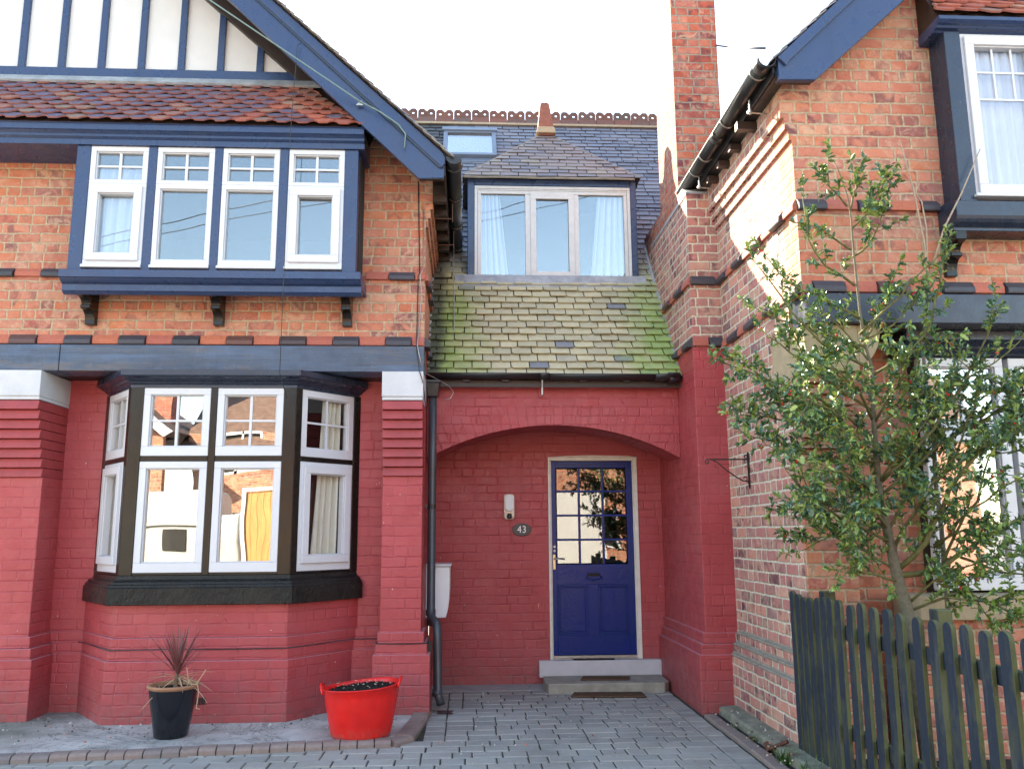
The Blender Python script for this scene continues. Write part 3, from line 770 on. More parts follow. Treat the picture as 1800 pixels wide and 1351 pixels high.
    b = MB(); b.xz([(-.16, vz(-.16)-.05), (-3.75, vz(-3.75)-.05), (-3.75, vz(-3.75)), (-.13, vz(-.13))], 6.50, 11.5)
    b.xz([(-3.75, vz(-3.75)-.05), (-7.3, vz(-.16)-.05), (-7.34, vz(-.13)), (-3.75, vz(-3.75))], 6.50, 11.5)
    RF = b.build('roof', m_dbrown, H)
    s = MB(); V = Vector((-1, 0, .93)).normalized()
    slates(s, (-.115, 0, vz(-.115)), Vector((0, 1, 0)), V, [(6.42, 0), (11.5, 0), (11.5, 4.95), (6.42, 4.95)], .10, .25, .008, .014, random.Random(9))
    s.build('roof_slates', m_slate_br, RF)
    def barge(up, lo, foot, y0, name='bargeboard'):
        b = MB(); b.xz([lo[1], lo[0], foot[0], foot[1], up[0], up[1]], y0, y0+.045)
        return b.build(name, m_navy, H, .004)
    BG = barge([(-.185, vz(-.185)-.03), (-3.75, vz(-3.75)-.03)], [(-.387, 4.255), (-3.75, 7.52)], [(-.188, 4.262), (-.183, 4.33)], 6.485)
    b = MB(); b.xz([(-7.3, 4.26), (-3.75, 7.52), (-3.75, vz(-3.75)-.03), (-7.35, 4.42)], 6.486, 6.53); b.build('bargeboard', m_navy, H, .004)
    g = lambda x: 4.362-.952*(x+.225)
    b = MB(); b.xz([(-.205, g(-.205)+.005), (-.178, g(-.225)+.02), (-.178, 4.43), (-.20, vz(-.2)-.022), (-3.75, vz(-3.75)-.022), (-3.75, g(-3.75))], 6.462, 6.4845)
    b.build('verge_board', m_navy, BG, .004)
    b = MB(); b.xz([(-.225, g(-.225)-.016), (-.19, g(-.225)-.016), (-.19, g(-.205)+.003), (-.207, g(-.207)+.004), (-3.75, g(-3.75)-.002), (-3.75, g(-3.75)-.026)], 6.470, 6.4848)
    b.build('verge_bead', m_navyd, BG, .003)
    b = MB()      # dark soffit returning along the eaves
    b.xz([(-.385, 4.250), (-.19, 4.256), (-.19, 4.259), (-.385, 4.253)], 6.487, 6.53)
    b.box(-.296, -.185, 6.531, 9.4, 4.40, 4.43); b.box(-.19, -.176, 6.531, 9.4, 4.30, 4.44)
    for k in range(8): b.box(-.296, -.18, 6.95+k*.32, 7.02+k*.32, 4.25, 4.399)
    b.build('eaves_soffit', m_dbrown, H)
    # gutter
    b = MB(); n = 10; cx, cz, r = -.108, 4.44, .062
    ring = lambda y, rr: [(cx+rr*math.cos(math.pi+math.pi*k/n), y, cz+rr*math.sin(math.pi+math.pi*k/n)) for k in range(n+1)]
    def gut(y0, y1, zf=0.):
        o0, o1, i0, i1 = ring(y0, r), ring(y1, r), ring(y0, r-.005), ring(y1, r-.005)
        vs = [[b.bm.verts.new(p) for p in q] for q in (o0, o1, i1, i0)]
        for k in range(n):
            for a in range(4): b._f([vs[a][k], vs[a][k+1], vs[(a+1) % 4][k+1], vs[(a+1) % 4][k]])
        for k in (0, n): b._f([v[k] for v in vs])
    gut(6.48, 8.75)
    G = b.build('eaves_gutter', m_blackm, H, 0, True)
    b = MB(); b.xz([(cx+r*1.02*math.cos(math.pi+math.pi*k/12), cz+r*1.02*math.sin(math.pi+math.pi*k/12)) for k in range(13)], 6.465, 6.4795); b.build('gutter_stop_end', m_blackm, G)
    for y in (6.62, 7.25, 7.95, 8.6):
        b = MB(); b.tube([(cx+(r+.006)*math.cos(math.pi+math.pi*k/10), y, cz+(r+.006)*math.sin(math.pi+math.pi*k/10)) for k in range(11)], .008, 6)
        b.build('gutter_bracket', m_blackm, G); b = MB()
        if y in (7.25, 7.95): b.tube([(-.30, y+.03, 4.22), (-.13, y+.03, 4.22)], .005, 5); b.tube([(-.13, y+.03, 4.19), (-.13, y+.03, 4.37)], .004, 5); b.build('gutter_stay', M_flat('rusty_steel', (.14, .07, .05), .6, .2, 30., .001), G)
    # gutter_downpipe beside the porch arch
    b = MB(); px = -.298
    b.tube([(px, 7.46, 2.72), (px, 7.46, 2.0), (px+.002, 7.44, .80), (px+.004, 7.40, .73), (px+.05, 7.30, .70), (px+.062, 7.27, .66), (px+.066, 7.26, .55), (px+.072, 7.26, .14), (px+.10, 7.22, .06)], [.036]*9, 14)
    for z in (.76, .68, .14): b.tube([(px+.001+(.76-z)*.11, 7.44-(.76-z)*.29, z+.03), (px+.001+(.76-z)*.11, 7.44-(.76-z)*.29, z-.02)], .042, 14)
    D = b.build('downpipe', m_pipe, H, 0, True)
    b = MB(); b.hexa([(px-.045, 7.41, 2.62), (px+.045, 7.41, 2.62), (px+.045, 7.50, 2.62), (px-.045, 7.50, 2.62), (px-.06, 7.385, 2.74), (px+.06, 7.385, 2.74), (px+.06, 7.52, 2.74), (px-.06, 7.52, 2.74)]); b.box(px-.068, px+.068, 7.378, 7.525, 2.74, 2.765)
    b.build('hopper', m_blackm, D, .004)
    for z in (1.655,):
        b = MB(); b.tube([(px, 7.455, z+.02), (px, 7.455, z-.02)], .039, 14); b.box(-.356, px, 7.44, 7.47, z-.015, z+.015); b.build('pipe_clip', m_blackm, D)
    b = MB(); b.box(px-.02, px+.028, 7.16, 7.215, .34, .56); b.build('junction_box', m_dbrown, H, .006)
    curtain('pale blue curtain seen in the leftmost light of the upstairs oriel, left house', W((0, 6.73, 0), (1, 0, 0), (0, -1, 0)), -3.05, -2.62, 3.5, 4.42, 0, m_curt_blue, 5, .02, top=(-3.05, -2.55))
    curtain('cream curtain drawn aside in the right canted light of the bay', (lambda f: lambda a, d, z: f(a, d-.10, z))(TR), .26, .55, 1.05, 2.62, 0, m_curt_cream, 4, .025, top=(.36, .56))
    curtain('striped grey curtain in the left canted light of the bay', (lambda f: lambda a, d, z: f(a, d-.10, z))(TL), .25, .60, 1.05, 2.62, 0, m_curt_cream, 6, .02)
left_house()

# ================================================================== MIDDLE: porch house
SLP = 1.28
rz = lambda y: 2.84+SLP*(y-7.5)
def mid_house():
    H = thing('porch_house', 'recessed house between the two gables with red arched porch and mossy slate roof', 'house', (.8, 7.6, 0))
    X0, X1 = -.354, 1.953
    # arch wall
    c = .80; spr = 2.085; rise = .305; hw = 1.16; rad = (hw*hw+rise*rise)/(2*rise); cz = spr+rise-rad
    arc = lambda x: cz+math.sqrt(rad*rad-(x-c)**2)
    b = MB(); n = 36; xs = [X0+(X1-X0)*i/n for i in range(n+1)]
    top = 2.80
    fr = [(x, arc(x)) for x in xs]
    for y in (7.62,):
        A = [b.bm.verts.new((x, y, z)) for x, z in fr]; B = [b.bm.verts.new((x, y, top)) for x, z in fr]
        C = [b.bm.verts.new((x, 8.10, z)) for x, z in fr]; D = [b.bm.verts.new((x, 8.10, top)) for x, z in fr]
        for i in range(n):
            b._f([A[i], A[i+1], B[i+1], B[i]]); b._f([C[i+1], C[i], D[i], D[i+1]]); b._f([A[i+1], A[i], C[i], C[i+1]]); b._f([B[i], B[i+1], D[i+1], D[i]])
    b.build('arch_wall', m_red, H)
    # voussoir ring standing 6 mm proud, each brick separately
    b = MB(); k = 0; nb = 30; th0 = math.asin((X0-c)/rad); th1 = math.asin((X1-c)/rad); rn = random.Random(3)
    for i in range(nb):
        a0 = th0+(th1-th0)*i/nb; a1 = th0+(th1-th0)*(i+1)/nb; g = .0022
        j = rn.uniform(-.0015, .0025)
        P = lambda a, r, y: (min(max(c+r*math.sin(a), X0+.001), X1-.001), y, cz+r*math.cos(a))
        r0, r1 = rad-.0015, rad+.205
        y = 7.617-j*.5
        b.hexa([P(a0+g, r0, y), P(a1-g, r0, y), P(a1-g, r0, 7.63), P(a0+g, r0, 7.63), P(a0+g, r1, y), P(a1-g, r1, y), P(a1-g, r1, 7.63), P(a0+g, r1, 7.63)])
    b.build('arch_bricks', m_red, H, .002, seg=1)
    # door wall, with opening
    b = MB(); holes_wall(b, X0, X1, -.05, 2.60, 8.44, 8.6, [(.812, 1.714, .20, 2.172)]); b.build('door_wall', m_red, H)
    b = MB(); b.box(X0, X1, 8.11, 8.44, 2.44, 2.48); b.build('porch_ceiling', m_red, H)
    # door step
    b = MB(); b.box(.70, 1.88, 8.36, 8.435, .07, .222); b.box(.815, 1.71, 8.4355, 8.60, .07, .221); b.build('threshold', m_white_ms, H, .008, seg=2)
    b = MB(); rn = random.Random(2)
    pts = [(.735, 8.36), (.72, 8.1), (.745, 7.93), (1.0, 7.915), (1.4, 7.925), (1.80, 7.90), (1.86, 8.0), (1.865, 8.36)]
    b.xy(pts, -.04, .088); b.build('stone_step', m_stepst, H, .014, seg=3)
    # ---- door
    b = MB(); x0, x1, z0, z1 = .814, 1.712, .222, 2.17; Y = 8.425
    b.box(x0, x0+.022, Y, 8.52, z0, z1); b.box(x1-.04, x1, Y, 8.52, z0, z1); b.box(x0+.022, x1-.04, Y, 8.52, z1-.036, z1)
    b.box(x0+.0222, x0+.034, Y+.012, 8.52, z0, z1-.0365); b.box(x1-.05, x1-.0402, Y+.012, 8.52, z0, z1-.0365)
    b.xz([(x0-.01, z1+.001), (x1+.01, z1+.001), (x1-.1, z1+.014), ((x0+x1)/2, z1+.02), (x0+.2, z1+.014)], Y+.008, 8.5)
    DF = b.build('front_door', m_cream, H, .003)
    t = NT('glossy_royal_blue_door', .12, .22); o = t.geo().outputs['Position']
    m_door = t.fin(t.mix(t.mr(t.noise(3., o, 4), .4, .7), (.005, .021, .15), (.007, .026, .13)), t.mr(t.noise(60., o, 3), .4, .7, .10, .22), t.bump(t.ma('ADD', t.noise(55., t.vmul(o, (1., 1., .6)), 4, .7), t.ma('MULTIPLY', t.noise(8., o, 2), .8)), .0035, .8))
    dx0, dx1, dz0, dz1, YD = .849, 1.660, .262, 2.128, 8.447
    gx = [.893, 1.124, 1.362, 1.600]; gz = [1.118, 1.356, 1.593, 1.830, 2.062]
    b = MB()
    b.box(dx0, gx[0], YD, 8.49, dz0, dz1); b.box(gx[3], dx1, YD, 8.49, dz0, dz1); b.box(gx[0], gx[3], YD, 8.49, gz[4], dz1)
    b.box(gx[0], gx[3], YD, 8.49, .925, gz[0]); b.box(gx[0], gx[3], YD, 8.49, dz0, .447); b.box(1.196, 1.300, YD, 8.49, .447, .925)
    for (a, c2) in ((gx[0], 1.196), (1.300, gx[3])):
        b.box(a+.03, c2-.03, YD+.014, 8.485, .478, .894)      # sunk panel
        frame_boxes(b, lambda u, d, z: (u, YD-d, z), a, c2, .447, .925, .014, -.03, .004)
        frame_boxes(b, lambda u, d, z: (u, YD-d, z), a+.014, c2-.014, .461, .911, .016, -.03, -.006)
    for i in (1, 2): b.box(gx[i]-.011, gx[i]+.011, YD+.004, 8.48, gz[0], gz[4])
    for j in (1, 2, 3):
        for i in range(3): b.box(gx[i]+(.0115 if i else 0), gx[i+1]-(.0115 if i < 2 else 0), YD+.0045, 8.479, gz[j]-.011, gz[j]+.011)
    DL = b.build('door_leaf', m_door, DF, .003, seg=2)
    for i in range(3):
        for j in range(4):
            b = MB(); b.box(gx[i]+.011, gx[i+1]-.011, YD+.018, YD+.022, gz[j]+.011, gz[j+1]-.011); b.build('pane', m_glass_door, DF)
    b = MB(); b.box(dx0, dx1, 8.43, 8.50, .222, .232); b.box(dx0, dx1, 8.436, 8.50, .232, .258); b.build('weather_bar', m_steel, DF, .002)
    b = MB(); b.box(.853, .881, YD-.008, YD, 1.07, 1.215); b.build('handle_plate', m_flatgold, DF, .004)
    b = MB(); b.tube([(.867, YD-.008, 1.175), (.867, YD-.045, 1.175), (.885, YD-.052, 1.175), (.965, YD-.050, 1.172)], .0075, 8); b.build('door_handle', m_steel, DF, 0, True)
    b = MB(); frame_boxes(b, lambda u, d, z: (u, YD-d, z), 1.178, 1.330, .990, 1.045, .011, -.002, .010); b.box(1.17, 1.338, YD-.008, YD, .984, .99)
    for sx in (1.185, 1.323): b.tube([(sx, YD-.004, 1.0), (sx, YD-.022, .985)], .008, 8)
    b.tube([(1.185, YD-.02, .985), (1.22, YD-.028, .972), (1.254, YD-.03, .968), (1.288, YD-.028, .972), (1.323, YD-.02, .985)], .006, 8)
    b.lathe([(0, .955), (.012, .958), (.014, .968), (.01, .978), (0, .98)], 1.254, YD-.03, 10)
    b.build('letterbox', m_door, DF)
    b = MB(); b.box(1.19, 1.318, YD-.003, YD-.0005, 1.0, 1.034); b.build('letterbox_flap', m_dark, DF)
    for z in (1.29, 1.25):
        b = MB(); b.bm.verts.new  # key escutcheons
        b.tube([(.872, YD-.006, z), (.872, YD+.001, z)], .012, 12); b.build('lock', m_steel, DF)
    # hall behind the glazed door
    b = MB(); b.box(.4, 2.0, 11.0, 11.05, .2, 2.4); b.box(.4, .45, 8.62, 11., .2, 2.4); b.box(1.95, 2.0, 8.62, 11., .2, 2.4); b.box(.45, 1.95, 8.62, 11., .15, .2); b.box(.45, 1.95, 8.62, 11., 2.4, 2.45)
    b.build('hallway', m_dark, H)
    # ---- roof
    yr = 10.72
    b = MB(); b.yz([(7.50, rz(7.5)-.06), (yr, rz(yr)-.06), (yr+3.2, rz(yr)-4.1), (yr+3.2, rz(yr)-4.2), (yr, rz(yr)-.2), (7.50, rz(7.5)-.12)], -3.4, 2.72)
    RF = b.build('roof', m_dbrown, H)
    s = MB(); U = Vector((1, 0, 0)); V = Vector((0, 1, SLP)).normalized(); L = (yr-7.5)*math.hypot(1, SLP)
    tof = lambda y: (y-7.47)*math.hypot(1, SLP)
    O = (0, 7.47, rz(7.47)); rnn = random.Random(14)
    td = tof(8.40)
    slates(s, O, U, V, [(-.36, 0), (1.955, 0), (1.955, td), (-.36, td)], .1005, .176, .012, .030, rnn)
    slates(s, O, U, V, [(-.36, td+.01), (.005, td+.01), (.005, tof(9.3)), (-.36, tof(9.3))], .100, .21, .008, .018, rnn)
    slates(s, O, U, V, [(1.79, td+.01), (2.70, td+.01), (2.70, tof(9.3)), (1.79, tof(9.3))], .100, .21, .008, .018, rnn)
    # rooflight footprint left out
    ra, rb, ta, tb = -.305, .375, tof(10.03), tof(10.43)
    slates(s, O, U, V, [(-3.2, tof(9.3)+.02), (2.70, tof(9.3)+.02), (2.70, ta), (-3.2, ta)], .093, .205, .008, .016, rnn)
    slates(s, O, U, V, [(-3.2, ta), (ra, ta), (ra, tof(yr)), (-3.2, tof(yr))], .093, .205, .008, .016, rnn)
    slates(s, O, U, V, [(rb, ta), (2.70, ta), (2.70, tof(yr)), (rb, tof(yr))], .093, .205, .008, .016, rnn)
    slates(s, O, U, V, [(ra, tb), (rb, tb), (rb, tof(yr)), (ra, tof(yr))], .093, .205, .008, .016, rnn)
    s.build('roof_slates', m_slate, RF)
    b = MB(); b.yz([(7.49, rz(7.5)-.02), (7.52, rz(7.5)-.02), (7.62, 2.80), (7.60, 2.76), (7.49, 2.79)], X0, X1)
    b.build('fascia', m_dbrown, RF)
    # mortar fillet against the right chimney and the left wall
    b = MB(); rn = random.Random(1)
    pts = []
    for i in range(26):
        y = 7.52+i*.05; pts.append((1.95, y, rz(y)+.01+rn.uniform(-.004, .006)))
    b.tube(pts, [rn.uniform(.012, .024) for _ in pts], 6)
    b.build('mortar_fillet', m_lead, RF); b = MB()
    pts = [(-.35, 7.52+i*.05, rz(7.52+i*.05)+.012) for i in range(22)]
    b.tube(pts, [rn.uniform(.01, .02) for _ in pts], 6)
    b.build('mortar_fillet', m_lead, RF)
    # ridge tiles with notches and holes
    b = MB(); w = .243; zb = rz(yr)-.01; x = -3.1; rn = random.Random(21)
    while x < 2.68:
        dz = rn.uniform(-.006, .006); ti = rn.uniform(-.01, .01); h0 = zb+.035+dz; ht = h0+.118
        out = [(x+.003, h0), (x+w-.003, h0), (x+w-.003, ht-.035), (x+w-.03, ht), (x+w-.085, ht), (x+w/2, ht-.036), (x+.085, ht), (x+.03, ht), (x+.003, ht-.03)]
        bm = b.bm; n0 = len(bm.verts)
        def loop(pts, y): return [bm.verts.new((p[0], y, p[1]+ti*(p[0]-x))) for p in pts]
        hl = [[(x+cx+.017*math.cos(-2*math.pi*k/10), ht-.064+.017*math.sin(-2*math.pi*k/10)) for k in range(10)] for cx in (.062, w-.062)]
        for y in (yr-.012, yr+.012):
            ed = []
            for lp in [out]+hl:
                v = loop(lp, y)
                for k in range(len(v)): ed.append(bm.edges.new((v[k], v[(k+1) % len(v)])))
            bmesh.ops.triangle_fill(bm, edges=ed, use_beauty=True)
        for lp in [out]+hl:
            a = loop(lp, yr-.012); c2 = loop(lp, yr+.012)
            for k in range(len(lp)): b._f([a[k], a[(k+1) % len(lp)], c2[(k+1) % len(lp)], c2[k]])
        bmesh.ops.remove_doubles(bm, verts=[v for v in bm.verts if v.co.x > x-.01 and v.co.x < x+w+.01], dist=.0004)
        # saddle
        b.hexa([(x+.003, yr-.13, zb-.10), (x+w-.003, yr-.13, zb-.10), (x+w-.003, yr+.13, zb-.10), (x+.003, yr+.13, zb-.10), (x+.003, yr-.02, h0), (x+w-.003, yr-.02, h0), (x+w-.003, yr+.02, h0), (x+.003, yr+.02, h0)])
        x += w
    b.build('ridge_tiles', m_ridge, RF)
    b = MB(); b.yz([(yr-.155, zb-.125), (yr-.14, zb-.09), (yr-.12, zb-.08), (yr-.12, zb-.13)], -3.2, 2.7); b.build('ridge_mortar', m_stone, RF)
    # rooflight
    N = U.cross(V); P = lambda a, t, n: tuple(Vector(O)+U*a+V*t+N*n)
    b = MB(); T = lambda a, d, z: P(a, z, d)
    frame_boxes(b, T, ra, rb, ta-.02, tb, .055, 0, .075, .05); b.box(ra-.02, rb+.02, .07, .10, tb-.03, tb+.05, T)
    b.box(ra-.14, rb+.14, -.002, .022, ta-.10, ta-.02, T)
    RL = b.build('rooflight', m_flatgrey, RF, .004)
    b = MB(); b.box(ra+.05, rb-.05, .045, .055, ta+.03, tb-.055, T); b.build('pane', m_glass_roof, RL)
    b = MB(); b.box(ra+.05, rb-.05, .0, .02, ta+.03, tb-.055, T); b.build('blind', m_pvc, RL)
    # ---- dormer
    Y = 8.40; x0, x1, z0, z1 = .006, 1.790, 3.97, 5.10
    b = MB(); b.box(x0, x0+.072, Y, Y+.10, z0, z1); b.box(x1-.062, x1, Y, Y+.10, z0, z1); b.box(x0+.072, x1-.062, Y, Y+.10, 5.03, z1)
    # cheeks
    ye = 7.5+(5.08-2.84)/SLP
    for xa, xb in ((x0+.004, x0+.05), (x1-.05, x1-.004)): b.yz([(Y+.1005, 3.9), (Y+.1005, 5.095), (ye, 5.095), (Y+.12, rz(Y+.12)-.1)], xa, xb)
    DM = b.build('dormer', m_navy, RF, .004)
    b = MB(); T = W((0, Y+.02, 0), (1, 0, 0), (0, -1, 0))
    fx0, fx1, fz0, fz1 = x0+.0725, x1-.0625, 3.985, 5.029
    frame_boxes(b, T, fx0, fx1, fz0, fz1, .032, -.05, .012, .022)
    frame_boxes(b, T, fx0+.034, fx1-.034, fz0+.024, fz1-.048, .036, -.05, .0, .036)
    b.box(fx0+.033, fx1-.033, -.05, .006, fz1-.048, fz1-.033, T)
    b.box(.612, .705, -.05, -.002, fz0+.0605, fz1-.085, T); b.box(1.095, 1.18, -.05, -.002, fz0+.0605, fz1-.085, T)
    b.build('window_frame', m_pvcold, DM, .004, seg=2)
    b = MB(); frame_boxes(b, T, .665, 1.130, 4.035, 4.955, .062, -.03, .010); b.build('casement', m_pvcold, DM, .004, seg=2)
    gx0, gx1 = fx0+.069, fx1-.069
    for a, c2, e, f in ((gx0, .614, 4.04, 4.95), (.72, 1.075, 4.09, 4.90), (1.178, gx1, 4.04, 4.95)):
        b = MB(); b.box(a, c2, -.03, -.024, e, f, T); b.build('pane', m_glass, DM)
    room(H, x0+.06, x1-.06, Y+.11, 10.0, 3.98, 5.09, m_dark)
    TC = W((0, Y+.11, 0), (1, 0, 0), (0, -1, 0))
    curtain('pale blue curtain at the left side of the dormer window', TC, .13, .44, 3.99, 5.0, 0, m_curt_blue, 5, .028, top=(.15, .34))
    curtain('pale blue curtain at the right side of the dormer window', TC, 1.30, 1.70, 3.99, 5.0, 0, m_curt_blue, 5, .028, top=(1.40, 1.68))
    # dormer roof : hipped
    ax, ay, az = .905, 9.13, 5.985; e = .035; ez = 5.105; ey = Y-.06
    yt = 7.5+(az-2.84)/SLP
    lf = (x0-e, ey, ez); rt_ = (x1+e, ey, ez)
    b = MB(); A = b.bm.verts.new((ax, ay, az)); P2 = [b.bm.verts.new(p) for p in (lf, rt_)]; yb = 7.5+(ez-2.84)/SLP
    C1 = b.bm.verts.new((x0-e, yb, ez)); C2 = b.bm.verts.new((x1+e, yb, ez)); C3 = b.bm.verts.new((ax, yt, az))
    b._f([P2[0], P2[1], A]); b._f([P2[0], A, C3, C1]); b._f([P2[1], C2, C3, A]); b._f([P2[0], C1, C2, P2[1]]); b._f([C1, C3, C2])
    b.build('dormer_roof', m_dbrown, DM)
    s = MB(); V2 = Vector((0, ay-ey, az-ez)); L2 = V2.length
    slates(s, (0, ey-.01, ez-.004), U, V2, [(x0-e-.01, 0), (x1+e+.01, 0), (ax, L2)], .086, .205, .007, .013, random.Random(31))
    V3 = Vector((ax-(x0-e), 0, az-ez)); L3 = V3.length
    slates(s, (x0-e-.01, 0, ez), Vector((0, -1, 0)), V3, [(-yb, 0), (-ey, 0), (-ay, L3), (-yt, L3)], .086, .205, .007, .013, random.Random(33))
    V4 = Vector((ax-(x1+e), 0, az-ez))
    slates(s, (x1+e+.01, 0, ez), Vector((0, 1, 0)), V4, [(ey, 0), (yb, 0), (yt, L3), (ay, L3)], .086, .205, .007, .013, random.Random(34))
    s.build('dormer_slates', m_slate_br, DM)
    b = MB(); rn = random.Random(6)
    for P_, Q in ((lf, (ax, ay, az)), (rt_, (ax, ay, az))):
        P_, Q = Vector(P_), Vector(Q); b.tube([P_+(Q-P_)*i/14+Vector((0, 0, .008+rn.uniform(-.003, .004))) for i in range(15)], .013, 5)
    b.tube([(x0-.04+i*.2, ey-.012, ez-.016+rn.uniform(-.004, .004)) for i in range(10)], .012, 5)
    b.build('hip_mortar', m_mortar, DM)
    b = MB(); b.hexa([(ax-.09, ay-.10, az-.06), (ax+.09, ay-.10, az-.06), (ax+.09, ay+.3, az-.06), (ax-.09, ay+.3, az-.06), (ax-.055, ay-.08, az+.04), (ax+.055, ay-.08, az+.04), (ax+.055, ay+.3, az+.03), (ax-.055, ay+.3, az+.03)])
    b.hexa([(ax-.092, ay-.085, az+.035), (ax+.092, ay-.085, az+.035), (ax+.092, ay+.08, az+.035), (ax-.092, ay+.08, az+.035), (ax-.06, ay-.07, az+.34), (ax+.045, ay-.07, az+.34), (ax+.045, ay+.06, az+.34), (ax-.06, ay+.06, az+.34)])
    b.hexa([(ax-.06, ay-.07, az+.34), (ax+.045, ay-.07, az+.34), (ax+.045, ay+.06, az+.34), (ax-.06, ay+.06, az+.34), (ax-.04, ay-.045, az+.37), (ax+.025, ay-.045, az+.37), (ax+.025, ay+.04, az+.37), (ax-.04, ay+.04, az+.37)])
    b.build('finial', m_finial, DM, .008, seg=2)
    b = MB(); b.hexa([(ax-.115, ay-.13, az-.045), (ax+.115, ay-.13, az-.045), (ax+.115, ay+.1, az-.045), (ax-.115, ay+.1, az-.045), (ax-.095, ay-.10, az+.045), (ax+.095, ay-.10, az+.045), (ax+.095, ay+.1, az+.045), (ax-.095, ay+.1, az+.045)]); b.build('finial_base', m_stone, DM, .006)
    b = MB(); rn = random.Random(3)
    b.hexa([(-.12, Y-.09, rz(Y-.09)+.022), (1.86, Y-.09, rz(Y-.09)+.022), (1.86, Y-.001, rz(Y)+.04), (-.12, Y-.001, rz(Y)+.04), (-.12, Y-.085, rz(Y-.09)+.028), (1.86, Y-.085, rz(Y-.09)+.028), (1.86, Y-.002, rz(Y)+.06), (-.12, Y-.002, rz(Y)+.06)])
    b.xz  # apron lead
    b.build('lead_apron', m_lead, DM, .003)
    # porch gutter
    b = MB(); n = 10; r = .052; cy, cz_ = 7.44, 2.83
    for (xa, xb, rr, zz) in ((-.36, .70, r, 0), (.66, .74, r+.006, 0), (.72, 1.80, r, -.004), (1.70, 1.90, r+.007, -.004)):
        ring = lambda x, q: [b.bm.verts.new((x, cy+q*math.cos(math.pi+math.pi*k/n), cz_+zz+q*math.sin(math.pi+math.pi*k/n))) for k in range(n+1)]
        vs = [ring(xa, rr), ring(xb, rr), ring(xb, rr-.005), ring(xa, rr-.005)]
        for k in range(n):
            for a in range(4): b._f([vs[a][k], vs[a][k+1], vs[(a+1) % 4][k+1], vs[(a+1) % 4][k]])
        for k in (0, n): b._f([v[k] for v in vs])
    b.tube([(1.83, cy, cz_-.03), (1.93, cy+.01, cz_-.03)], .05, 14)
    G = b.build('porch_gutter', m_blackm, H, 0, True)
    b = MB(); b.tube([(.68, 7.44, 2.775), (.68, 7.45, 2.66), (.68, 7.61, 2.66)], .006, 6); b.tube([(.68, 7.45, 2.70), (.68, 7.45, 2.64)], .011, 6); b.build('gutter_bracket', m_steel, G)
    for x in (.0, .35, 1.05, 1.45):
        b = MB(); b.box(x-.03, x+.03, 7.46, 7.62, 2.765, 2.79); b.build('gutter_bracket', m_blackm, G)
m_finial = M_flat('finial_terracotta', (.30, .11, .075), .8, .2, 16., .004)
m_flatgold = M_flat('pale_brass', (.62, .50, .30), .3, .1, 20., .001, metal=.6)
m_flatgrey = M_flat('grey_painted_metal', (.16, .20, .26), .4, .1, 10., .001)
mid_house()

